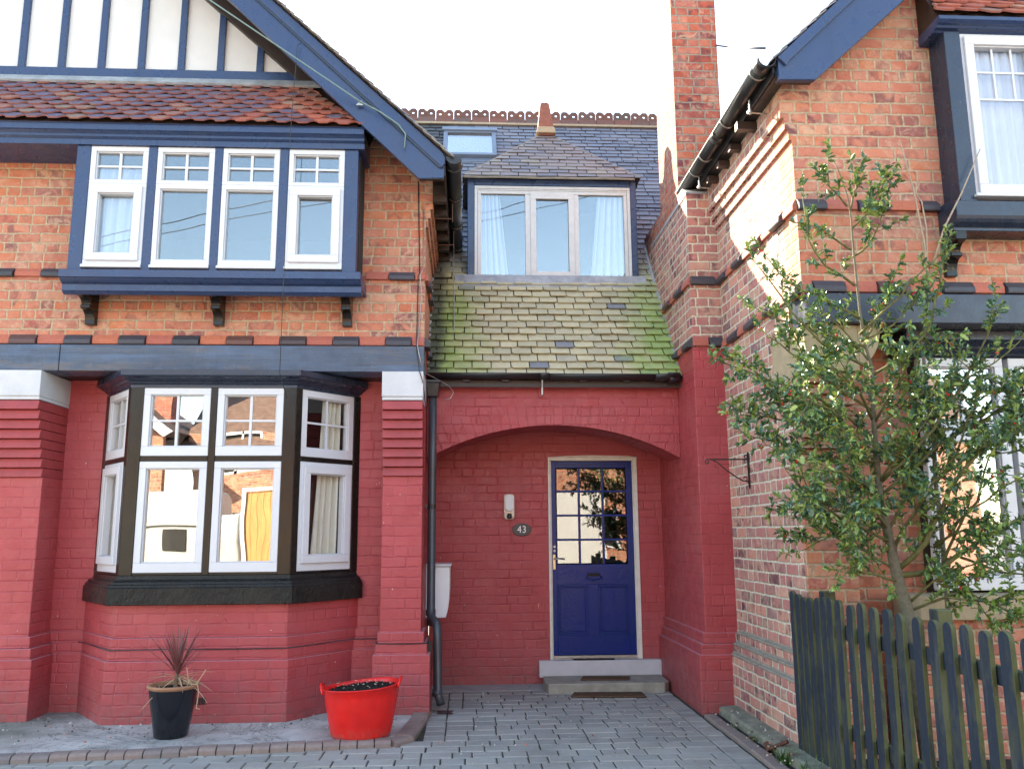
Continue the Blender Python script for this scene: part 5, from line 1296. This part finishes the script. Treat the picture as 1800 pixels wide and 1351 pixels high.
    tag(b.build('drain_grate', m_blackm, None), 'small black drain grate in the paving under the downpipe', 'drain')
    # cables
    def cable(pts, r, label, mat=None, n=6):
        b = MB(); b.tube(pts, r, n); return tag(b.build('cable', mat or m_blackm, None, 0, True), label, 'cable')
    e = .026+.003
    zc = .563
    cable([(-3.17, 7.36, zc+.01), (-2.99, 7.17, zc+.006), (-2.72, Y_BAY-e-.03, zc), (-2.3, Y_BAY-e-.028, zc+.003), (-1.9, Y_BAY-e-.028, zc-.002), (-1.38, Y_BAY-e-.03, zc+.001), (-1.15, 7.09, zc+.002), (-.93, 7.33, zc+.006), (-.72, 7.345, zc+.004), (-.715, 7.02, zc+.003), (-.5, 7.017, zc-.003), (-.31, 7.015, zc+.002), (-.30, 7.2, zc+.01), (-.31, 7.35, zc+.02)], .0042, 'thin black cable clipped along the red plinth below the bay window')
    m_green = M_flat('green_white_cable', (.16, .24, .22), .5, .1, 20, 0)
    cable([(-.508, 6.452, 4.50), (-.50, 6.45, 4.62), (-.56, 6.44, 4.70), (-.707, 6.43, 4.80), (-.875, 6.43, 4.89), (-2.01, 6.0, 5.49), (-4.6, 5.1, 6.95), (-9, 3.5, 9.6)], .006, 'green and white wire running along the left navy bargeboard and off over the street', m_green)
    cable([(-1.37, 6.45, 5.40), (-1.395, 6.44, 5.378), (-1.42, 6.43, 4.60), (-1.425, 6.43, 3.6), (-1.425, 6.43, 2.64), (-1.44, 6.78, 2.50)], .0028, 'very thin black wire hanging straight down in front of the oriel and bay windows')
    cable([(-.425, 6.992, 4.45), (-.402, 6.992, 3.62), (-.412, 6.94, 3.58), (-.415, 6.992, 3.5), (-.42, 6.992, 3.08), (-.42, 6.93, 3.0), (-.41, 6.92, 2.9), (-.39, 6.885, 2.75), (-.36, 6.88, 2.66), (-.345, 7.1, 2.5)], .0045, 'black cable running down the right edge of the left brick front')
    cable([(-.375, 6.990, 4.2), (-.37, 6.990, 3.66), (-.395, 6.93, 3.58), (-.385, 6.990, 3.45), (-.405, 6.988, 3.06), (-.41, 6.90, 2.97), (-.385, 6.91, 2.85), (-.36, 6.95, 2.75), (-.22, 7.3, 2.734), (-.15, 7.36, 2.70), (-.113, 7.4, 2.655), (-.14, 7.4, 2.60), (-.20, 7.4, 2.585)], .0035, 'thin pale cable beside the black one, curling past the rainwater hopper', m_steel)
    cable([(-.13, 8.62, 4.45), (-.135, 8.5, 4.56), (-.136, 8.3, 4.093), (-.126, 8.1, 3.736), (-.12, 7.85, 3.329), (-.16, 7.75, 3.167), (-.237, 7.68, 3.09), (-.331, 7.66, 3.076)], .006, 'grey cable looping down over the left edge of the mossy slates', m_steel)
    cable([(2.409, 7.4, 6.075), (2.3, 6.5, 5.49), (2.192, 5.6, 4.93)], .009, 'short wire stretched from the chimney stack to the right gutter')
    b = MB(); b.xz([(-.905, 4.86), (-.845, 4.86), (-.868, 4.905)], 6.44, 6.46); b.tube([(-.875, 6.45, 4.89), (-.86, 6.43, 4.90), (-.85, 6.45, 4.88)], .004, 6); tag(b.build('wire_anchor', m_steel, None), 'small bright metal wire anchor screwed to the left navy bargeboard', 'wire anchor')
    for x, y0, z0 in ((-1.6, 1.0, 11.2), (-2.9, -1.0, 10.6)):
        cable([(x-9, -9, z0-2.0), (x-4, -8.5, z0-1.0), (x+2, -8, z0), (x+12, -7, z0+2.2)], .012, 'telephone wire high over the street behind the viewer, %s of the two' % ('higher' if z0 > 11 else 'lower'))
Y_BAY = 6.90
small_things()

# ================================================================== fence
def fence():
    F = thing('picket_fence', 'dark weathered picket fence with mossy edges running from the right house towards the street', 'fence', (2.15, 4.4, 0))
    def pm(t, c, o, r):
        ny = t.sep(t.geo().outputs['True Normal'])
        edge = t.mr(t.ma('ABSOLUTE', ny[0]), .75, .5)
        n = t.noise(7., t.vmul(o, (1., 1., .5)), 5, .7)
        g = t.mix(t.mr(n, .35, .7), (.045, .05, .022), (.13, .13, .04))
        c = t.mix(t.ma('MULTIPLY', edge, t.mr(n, .3, .5, .45, .95)), c, g)
        c = t.mix(t.mr(n, .5, .68, 0., .6), c, (.07, .075, .035))
        c = t.mix(t.mr(t.noise(5., t.vmul(o, (1., 4., .4)), 5, .75), .55, .7, 0., .5), c, (.085, .085, .08))
        return t.mix(t.mr(t.noise(12., t.vmul(o, (3., 3., .8)), 5, .8, 1.), .66, .72, 0., .6), c, (.22, .22, .20))
    m = M_island('mossy_dark_timber', [(0, (.012, .019, .034)), (.5, (.016, .025, .042)), (1, (.009, .014, .025))], .75, pm, .004, 18.)
    rn = random.Random(8); y = 5.66; k = 0
    while y > 2.5:
        x = 2.112+rn.uniform(-.004, .004); h = 1.03+rn.uniform(-.014, .014); w = .074+rn.uniform(-.004, .004); lean = rn.uniform(-.03, .03); z0 = .03
        if y > 5.5: z0 = .03
        if k == 0: x = 2.15; h = 1.02; z0 = .50
        b = MB()
        pts = [(y, z0), (y-w, z0)]+[(y-w/2-w/2*math.cos(R(180*i/8)), h-w/2+w/2*math.sin(R(180*i/8))*1.0+0*lean) for i in range(9)]
        pts = [(q+lean*(z-z0)*.5, z) for q, z in pts]
        b.yz(pts, x, x+.024); b.build('picket', m, F, .004, seg=2)
        y -= (.095 if y > 4.95 else .14)+rn.uniform(-.008, .010); k += 1
    for z in (.26, .80):
        b = MB(); b.hexa([(2.138, 2.4, z), (2.175, 2.4, z), (2.175, 5.42, z+.02), (2.138, 5.42, z+.02), (2.138, 2.4, z+.075), (2.175, 2.4, z+.075), (2.175, 5.42, z+.095), (2.138, 5.42, z+.095)])
        b.build('rail', m, F, .004)
    for yy in (5.18, 3.92, 2.6):
        b = MB(); b.box(2.1755, 2.25, yy, yy+.075, .03, 1.06); b.build('post', m, F, .005)
fence()

# ================================================================== plants
TRUNK = [(2.597, 4.9, 0.912), (2.544, 4.9, 0.963), (2.497, 4.9, 1.188), (2.466, 4.9, 1.42), (2.436, 4.9, 1.592), (2.434, 4.9, 1.863), (2.438, 4.9, 2.078), (2.45, 4.9, 2.387), (2.417, 4.9, 2.557), (2.405, 4.9, 2.76), (2.396, 4.9, 3.143), (2.397, 4.9, 3.347), (2.386, 4.9, 3.49), (2.341, 4.9, 3.66), (2.316, 4.9, 3.717)]
LIMBS = [[(2.478, 4.9, 1.364), (2.154, 4.8, 1.495), (1.953, 4.7, 1.59), (1.777, 4.6, 1.743)], [(2.439, 4.9, 1.628), (2.184, 4.967, 1.836), (2.007, 5.033, 1.911), (1.958, 5.1, 1.97)], [(2.436, 4.9, 1.796), (2.106, 4.833, 2.025), (1.811, 4.767, 2.067), (1.606, 4.7, 2.09)], [(2.436, 4.9, 1.965), (2.063, 4.783, 2.187), (1.754, 4.667, 2.266), (1.497, 4.55, 2.367)], [(2.44, 4.9, 2.137), (2.186, 4.967, 2.339), (2.01, 5.033, 2.512), (1.898, 5.1, 2.636)], [(2.442, 4.9, 2.38), (2.109, 4.833, 2.54), (1.921, 4.767, 2.713), (1.722, 4.7, 2.953)], [(2.418, 4.9, 2.521), (2.129, 4.95, 2.638), (1.939, 5.0, 2.722), (1.834, 5.05, 2.789)], [(2.4, 4.9, 2.699), (2.143, 4.867, 2.831), (1.958, 4.833, 2.891), (1.815, 4.8, 3.04)], [(2.396, 4.9, 2.916), (2.192, 4.867, 3.012), (2.083, 4.833, 3.181), (2.056, 4.8, 3.406)], [(2.384, 4.9, 3.135), (2.247, 4.875, 3.235), (2.131, 4.85, 3.261)], [(2.396, 4.9, 3.284), (2.525, 4.9, 3.398), (2.619, 4.9, 3.55), (2.653, 4.9, 3.608)], [(2.392, 4.9, 3.098), (2.49, 4.867, 3.162), (2.539, 4.833, 3.298), (2.545, 4.8, 3.351)], [(2.39, 4.9, 3.396), (2.446, 4.9, 3.547), (2.435, 4.9, 3.642)], [(2.382, 4.9, 3.433), (2.269, 4.875, 3.534), (2.251, 4.85, 3.673)], [(2.395, 4.9, 2.592), (2.546, 4.833, 2.754), (2.664, 4.767, 2.878), (2.818, 4.7, 3.036)], [(2.403, 4.9, 2.557), (2.626, 4.933, 2.673), (2.762, 4.967, 2.792), (2.88, 5.0, 2.876)], [(2.446, 4.9, 2.345), (2.663, 4.833, 2.473), (2.785, 4.767, 2.668), (2.856, 4.7, 3.072)], [(2.432, 4.9, 2.0), (2.633, 4.825, 2.195), (2.877, 4.75, 2.285), (3.064, 4.675, 2.373), (3.189, 4.6, 2.493)], [(2.438, 4.9, 1.695), (2.677, 4.825, 1.923), (2.908, 4.75, 2.251), (3.048, 4.675, 2.543), (3.049, 4.6, 2.678)], [(2.439, 4.9, 1.628), (2.767, 4.867, 1.894), (3.043, 4.833, 2.06), (3.421, 4.8, 2.192)], [(2.498, 4.9, 1.201), (2.644, 4.8, 1.348), (2.74, 4.7, 1.65), (2.952, 4.6, 1.906), (3.196, 4.5, 2.048)], [(2.512, 4.9, 1.169), (2.742, 4.875, 1.2), (2.921, 4.85, 1.329), (3.253, 4.825, 1.506), (3.521, 4.8, 1.587)], [(2.562, 4.9, 0.976), (2.715, 4.8, 1.045), (2.918, 4.7, 1.035), (3.186, 4.6, 1.116)], [(2.498, 4.9, 1.201), (2.337, 4.933, 1.316), (2.152, 4.967, 1.399), (2.006, 5.0, 1.317)], [(2.509, 4.9, 1.137), (2.328, 4.8, 1.175), (2.152, 4.7, 1.212), (2.04, 4.6, 1.172)], [(2.548, 4.9, 1.008), (2.676, 4.833, 1.139), (2.832, 4.767, 1.078), (2.977, 4.7, 0.973)], [(2.492, 4.9, 1.331), (2.606, 4.825, 1.526), (2.682, 4.75, 1.686), (2.855, 4.675, 1.842), (3.088, 4.6, 1.964)], [(2.467, 4.9, 1.43), (2.285, 4.933, 1.53), (2.093, 4.967, 1.532), (1.971, 5.0, 1.567)], [(2.448, 4.9, 1.529), (2.302, 4.733, 1.654), (2.068, 4.567, 1.739), (1.81, 4.4, 1.758)], [(2.434, 4.9, 1.863), (2.244, 4.767, 1.984), (2.059, 4.633, 2.098), (1.813, 4.5, 2.141)], [(2.437, 4.9, 2.068), (2.296, 4.767, 2.218), (2.109, 4.633, 2.327), (1.89, 4.5, 2.333)], [(2.438, 4.9, 1.695), (2.503, 4.767, 1.851), (2.544, 4.633, 1.968), (2.579, 4.5, 2.079)], [(2.445, 4.9, 2.416), (2.35, 4.9, 2.556), (2.219, 4.9, 2.698), (2.117, 4.9, 2.769)], [(2.437, 4.9, 2.068), (2.501, 4.767, 2.219), (2.51, 4.633, 2.329), (2.482, 4.5, 2.433)], [(2.757, 4.9, 1.199), (2.918, 4.833, 1.525), (3.095, 4.767, 1.652), (3.302, 4.7, 1.778)], [(2.831, 4.9, 1.395), (3.034, 4.9, 1.592), (3.133, 4.9, 1.862), (3.349, 4.9, 1.896)], [(2.731, 4.9, 1.33), (2.867, 4.767, 1.427), (2.973, 4.633, 1.332), (3.103, 4.5, 1.272)], [(2.896, 4.9, 1.263), (3.061, 4.9, 1.196), (3.264, 4.9, 1.162), (3.441, 4.9, 1.193)], [(2.766, 4.9, 1.694), (2.883, 4.833, 1.857), (2.932, 4.767, 2.051), (2.976, 4.7, 2.209)], [(2.719, 4.9, 1.931), (2.883, 4.967, 2.147), (2.99, 5.033, 2.3), (3.137, 5.1, 2.459)], [(2.467, 4.9, 1.43), (2.66, 4.967, 1.664), (2.786, 5.033, 1.875), (2.983, 5.1, 2.023)], [(2.993, 4.9, 1.863), (3.149, 4.8, 1.954), (3.266, 4.7, 2.345), (3.302, 4.6, 2.359)], [(3.102, 4.9, 2.068), (3.246, 4.8, 2.192), (3.285, 4.7, 2.21), (3.4, 4.6, 2.326)], [(2.436, 4.9, 1.595), (2.304, 4.867, 1.727), (2.264, 4.833, 1.858), (2.186, 4.8, 1.921)], [(2.467, 4.9, 1.43), (2.357, 4.8, 1.527), (2.248, 4.7, 1.588), (1.98, 4.6, 1.648)], [(2.417, 4.9, 2.557), (2.504, 4.9, 2.7), (2.588, 4.9, 2.845), (2.633, 4.9, 2.954)]]
SAP = [[(2.873, 5.05, 0.91), (2.873, 5.05, 1.192), (2.878, 5.05, 1.428), (2.869, 5.05, 1.702), (2.881, 5.05, 2.017), (2.864, 5.05, 2.411), (2.87, 5.05, 2.594), (2.92, 5.05, 2.816), (2.942, 5.05, 2.966)], [(2.942, 5.05, 2.966), (2.941, 5.05, 3.232), (2.901, 5.05, 3.619), (2.867, 5.05, 3.796), (2.845, 5.05, 3.935)], [(2.945, 5.05, 3.079), (2.963, 5.05, 3.347), (2.949, 5.05, 3.522), (2.903, 5.05, 3.599)], [(2.956, 5.05, 3.042), (3.084, 5.05, 3.349), (3.222, 5.05, 3.585), (3.381, 5.05, 3.897)]]
def holly():
    Hh = thing('holly_tree', 'young holly tree with glossy dark leaves and red berries behind the picket fence', 'tree', (2.58, 4.9, .03))
    bark = M_flat('holly_bark', (.17, .15, .10), .9, .25, 40., .004)
    b = MB(); tr = [Vector(p) for p in [(2.60, 4.9, .0)]+TRUNK[1:]]; n = len(tr)
    b.tube(tr, [max(.004, .040*(1-i/(n-1))**2.3+.004) for i in range(n)], 12); b.build('trunk', bark, Hh, 0, True)
    rn = random.Random(42)
    tw = MB(); lf = MB(); be = MB(); 
    def leaf(p, d, L):
        d = d.normalized(); s = d.cross(Vector((rn.uniform(-.5, .5), rn.uniform(-.5, .5), 1))).normalized(); nrm = s.cross(d).normalized()
        a = rn.uniform(-.9, .9); s, nrm = s*math.cos(a)+nrm*math.sin(a), nrm*math.cos(a)-s*math.sin(a)
        w = L*rn.uniform(.42, .55); curl = rn.uniform(.05, .25)*L
        mid = [0, .35, .7, 1.]; side = [(.10, .34), (.22, .26), (.40, .50), (.54, .30), (.72, .42), (.84, .16)]
        up = lambda f: nrm*(curl*f*(1-f)*2-curl*f*.6)
        M = [lf.bm.verts.new(p+d*L*f+up(f)) for f in mid]
        for sg in (-1, 1):
            S = [lf.bm.verts.new(p+d*L*f+s*sg*w*q+up(f)+nrm*(q*L*.22*(1 if i % 2 == 0 else .3))) for i, (f, q) in enumerate(side)]
            lf._f([M[0], S[0], S[1], M[1]]); lf._f([M[1], S[1], S[2], S[3], M[2]]); lf._f([M[2], S[3], S[4], S[5], M[3]])
    def rv(): return Vector((rn.gauss(0, 1), rn.gauss(0, 1), rn.gauss(0, 1))).normalized()
    def twig(p, d, L, r):
        m = 4; pts = [p.copy()]; q = p.copy(); dd = d.normalized()
        for i in range(m): dd = (dd+rv()*.16+Vector((0, 0, .08))).normalized(); q = q+dd*L/m; pts.append(q.copy())
        tw.tube(pts, [r, r*.85, r*.7, r*.6, r*.5], 4, False)
        nl = int(L/.0110)+1
        for i in range(nl):
            f = .18+.82*(i+rn.random())/nl; k = min(int(f*m), m-1); u = f*m-k; pp = pts[k]+(pts[k+1]-pts[k])*min(u, 1)
            leaf(pp, (dd*.55+rv()*.9), rn.uniform(.036, .060))
        for i in range(3): leaf(pts[-1], dd+rv()*.7, rn.uniform(.03, .044))
        if rn.random() < .13:
            c = pts[2]
            for i in range(rn.randint(2, 4)):
                bmesh.ops.create_icosphere(be.bm, subdivisions=2, radius=.0052, matrix=Matrix.Translation(c+rv()*.011))
        return pts
    for bi, lim in enumerate(LIMBS):
        pts = [Vector(p) for p in lim]
        # refine
        fine = []
        for a, c in zip(pts, pts[1:]):
            k = max(2, int((c-a).length/.09))
            for i in range(k): fine.append(a+(c-a)*i/k+rv()*.010)
        fine.append(pts[-1]); n = len(fine); Lt = sum((x-y).length for x, y in zip(fine, fine[1:]))
        r0 = .0045+.006*min(1, Lt/1.2)
        if bi in (20, 21): r0 = .018
        tw.tube(fine, [r0*(1-.75*i/(n-1))+.0012 for i in range(n)], 6)
        for i in range(n-1):
            f = i/(n-1)
            if f < .08: continue
            d = (fine[i+1]-fine[i]).normalized()
            if i % 2 == 0 and f < .9 and Lt > .5 and fine[i].z < 2.5 and (fine[i].x < 2.85 or rn.random() < .4):
                q = fine[i].copy(); dd = (d*.8+rv()*.8+Vector((0, 0, .1))).normalized(); path = [q.copy()]
                for j in range(4): dd = (dd+rv()*.2).normalized(); q = q+dd*rn.uniform(.05, .085); path.append(q.copy())
                tw.tube(path, [.0045, .004, .0035, .003, .0025], 5, False)
                for j in (1, 2, 3, 4):
                    for _ in range(2): twig(path[j], (dd*.6+rv()*.8).normalized(), rn.uniform(.05, .13), .0024)
            for k in range(2 if rn.random() < .6 else 1):
                sd = (d*.7+rv()*.75+Vector((0, 0, .15))).normalized()
                twig(fine[i], sd, rn.uniform(.08, .19)*(1.15-.4*f), .0028)
        twig(fine[-1], (fine[-1]-fine[-2]), .14, .0028)
    tw.build('branches', M_flat('olive_twigs', (.15, .14, .045), .8, .3, 30., .002), Hh, 0, True)
    def lm(t, c, o, r):
        z = t.sep(o)[2]
        low = t.ma('MULTIPLY', t.mr(t.ma('ADD', z, t.ma('MULTIPLY', t.noise(3., o, 2), .5)), 1.75, 1.35), t.mr(t.wn(t.comb(r, 3., 1.))[0], .35, .5))
        return t.mix(t.ma('MULTIPLY', low, .75), c, (.16, .25, .035))
    t = M_island('holly_leaf', [(0, (.05, .115, .065)), (.25, (.065, .15, .085)), (.42, (.06, .13, .05)), (.58, (.13, .23, .06)), (.8, (.22, .31, .07)), (1, (.33, .40, .10))], .24, lm, .0006, 60., .6)
    lf.build('leaves', t, Hh)
    bo = be.build('berries', M_flat('red_berry', (.62, .015, .012), .22, .05, 10., 0), Hh, 0, True); bo['kind'] = 'stuff'
    # bare sapling behind the holly
    S = thing('bare_sapling', 'tall bare sapling with pale thin forked stems rising behind the holly', 'sapling', (2.87, 5.05, .03))
    b = MB()
    first = [Vector(p) for p in SAP[0]]; first = [Vector((first[0].x, first[0].y, .02))]+first
    b.tube(first, [.017, .016, .015, .014, .013, .012, .012, .011, .010, .009], 8); b.build('stem', M_flat('grey_brown_bark', (.20, .16, .13), .85, .2, 40., .002), S, 0, True)
    for s in SAP[1:]:
        b = MB(); b.tube([Vector(p) for p in s], [.008-.0045*i/(len(s)-1) for i in range(len(s))], 7); b.build('branch', M_flat('pale_bark', (.42, .31, .22), .8, .2, 40., .002), S, 0, True)
    # grass clumps and weeds by the kerb
    m_gr = M_island('daffodil_leaf', [(0, (.05, .14, .02)), (.6, (.09, .20, .03)), (1, (.05, .11, .03))], .4, None, .001, 40.)
    def clump(x, y, z, n, h, sp, label, g=None):
        b = MB()
        for k in range(n):
            az = rn.uniform(0, 6.3); el = R(rn.uniform(50, 88)); L = h*rn.uniform(.6, 1.1); p = Vector((x+rn.uniform(-sp, sp), y+rn.uniform(-sp, sp), z)); w = .0045; V = []
            side = Vector((-math.sin(az), math.cos(az), 0))
            for i in range(6):
                f = i/5; V.append([b.bm.verts.new(p+side*w*(1-f*.8)), b.bm.verts.new(p-side*w*(1-f*.8))])
                p = p+Vector((math.cos(az)*math.cos(el), math.sin(az)*math.cos(el), math.sin(el)))*L/5; el -= R(14)
            for a, c in zip(V, V[1:]): b._f([a[0], c[0], c[1], a[1]])
        tag(b.build('leaf_clump', m_gr, None), label, 'plant', g)
    g = 'green leaf clumps along the right kerb'
    clump(1.975, 5.45, .0, 46, .17, .035, 'upright bright green clump of bulb leaves beside the kerb, nearest the picket fence end', g)
    clump(2.03, 5.17, .0, 50, .14, .05, 'low spreading green clump of bulb leaves at the bottom edge, right of the upright one', g)
    clump(1.965, 6.05, .004, 26, .05, .05, 'tiny ragged weed growing in the gap between kerb and concrete ledge', g)
    clump(1.965, 6.45, .004, 16, .035, .05, 'smallest sparse weed, in the kerb gap nearest the red pier', g)
    clump(2.75, 4.9, .03, 40, .25, .07, 'green strappy clump in the garden soil behind the fence', g)
    b = MB(); b.tube([(1.97, 5.70, .04), (2.06, 5.62, .10)], .014, 10); b.tube([(1.975, 5.72, .02), (1.965, 5.76, .06)], .02, 8)
    tag(b.build('rusty_pipe', M_flat('rusty_iron', (.13, .045, .025), .8, .3, 30., .004), None), 'short rusty pipe stub lying in the weeds by the right kerb', 'pipe')
holly()

# ================================================================== the other side of the street (seen reflected in the glass)
def across():
    def house(name_l, x0, x1, y, h, ridge, wall, roofm, fl):
        Hh = thing('street_house', name_l, 'house', ((x0+x1)/2, y, 0), 'houses across the street behind the viewer')
        holes = []
        w = (x1-x0)
        for zz, hh in ((.9, 1.3), (3.6, 1.2)):
            for f in (.2, .7): holes.append((x0+w*f-.7, x0+w*f+.7, zz, zz+hh))
        b = MB(); holes_wall(b, x0, x1, -.05, h, y-.3, y, holes); b.build('wall', wall, Hh)
        for hx0, hx1, z0, z1 in holes:
            T = W((0, y-.1, 0), (1, 0, 0), (0, 1, 0)); b = MB(); frame_boxes(b, T, hx0, hx1, z0, z1, .09, -.03, .05); b.box((hx0+hx1)/2-.04, (hx0+hx1)/2+.04, -.03, .05, z0, z1, T); wfm = b.build('window', m_pvc, Hh)
            b = MB(); b.box(hx0+.08, hx1-.08, -.04, -.03, z0+.08, z1-.08, T); b.build('pane', m_dark, wfm)
        b = MB()
        if fl: b.xz([(x0-.3, h), (x1+.3, h), ((x0+x1)/2, ridge)], y-7, y+.25); b.build('roof', roofm, Hh)
        else: b.yz([(y+.3, h), (y-3.5, ridge), (y-7, h)], x0-.2, x1+.2); b.build('roof', roofm, Hh)
        if fl:
            for s in (-1, 1):
                b = MB(); cx = (x0+x1)/2; b.xz([(cx, ridge+.02), (cx, ridge-.4), (cx+s*(w/2+.1), h-.25), (cx+s*(w/2+.45), h-.05)], y+.26, y+.32); b.build('bargeboard', m_pvc, Hh)
            b = MB(); b.xz([(x0+.9, h+.05), (x1-.9, h+.05), ((x0+x1)/2, ridge-.7)], y+.255, y+.258); b.build('gable_render', m_render, Hh)
        b = MB(); b.box(x1-1.2, x1-.5, y-3, y-2.2, h, ridge+1.2); b.build('chimney', m_brick_stack, Hh)
    m_rt = M_flat('brown_roof_tile', (.17, .10, .075), .8, .3, 6., .01)
    house('brick house with white bargeboards across the street', -17, -9.5, -13, 4.7, 7.6, m_opp, m_rt, True)
    house('brick house with a long tiled roof across the street', -9.3, -1, -15, 4.3, 7.0, m_opp, m_rt, False)
    house('orange brick gabled house across the street', -.8, 7, -12.5, 4.6, 7.4, m_opp, m_rt, True)
    house('brick terrace end across the street', 7.3, 15, -13, 4.5, 7.2, m_opp, m_rt, False)
    C = thing('motorhome', 'white motorhome parked across the road behind the viewer', 'motorhome', (-8.5, -6, 0))
    b = MB(); b.yz([(-5.0, .5), (-5.0, 1.75), (-5.03, 2.3), (-5.2, 2.42), (-6.9, 2.42), (-7.1, 2.3), (-7.1, .5)], -12, -5.6); b.yz([(-5.05, .5), (-5.05, 1.3), (-5.25, 1.9), (-6.9, 1.9), (-7.05, 1.3), (-7.05, .5)], -5.599, -4.9)
    b.build('body', M_flat('white_vehicle_paint', (.40, .39, .36), .25, .03, 3., 0), C, .08, seg=3)
    b = MB(); b.box(-12.0, -5.6, -4.992, -4.97, 1.62, 1.65); b.build('trim_strip', m_blackm, C)
    b = MB(); b.box(-6.6, -6.05, -4.995, -4.97, 1.1, 1.55); b.build('window', m_dark, C, .05, seg=2)
    for x in (-11, -7):
        b = MB(); b.tube([(x, -5.25, .34), (x, -4.98, .34)], .34, 20); b.build('wheel', m_blackm, C)
    P = thing('timber_gate', 'bright orange timber gate in a white frame across the road', 'gate', (-4.2, -4.5, 0))
    b = MB()
    for k in range(8): b.box(-4.62+k*.11, -4.515+k*.11, -4.53, -4.5, .1, 2.35)
    t = NT('knotty_pine', .5); o = t.geo().outputs['Position']
    m = t.fin(t.mix(t.mr(t.noise(2.2, t.vmul(o, (4., 4., .6)), 4, .7, 1.), .3, .7), (.50, .26, .085), (.36, .16, .05)))
    b.build('boards', m, P)
    b = MB(); frame_boxes(b, lambda u, d, z: (u, -4.5+d, z), -4.70, -3.70, .0, 2.45, .08, 0, .05); b.build('gate_frame', m_pvc, P)
    Bh = thing('garage_wall', 'tall white rendered garage wall across the road, added to reflect in the door panes', 'wall', (3, -8, 0))
    b = MB(); b.box(2.3, 4.1, -8.2, -8.0, -.05, 2.65); b.build('wall', m_render, Bh)  # unseen white building, added as one slab for the door panes to reflect
across()
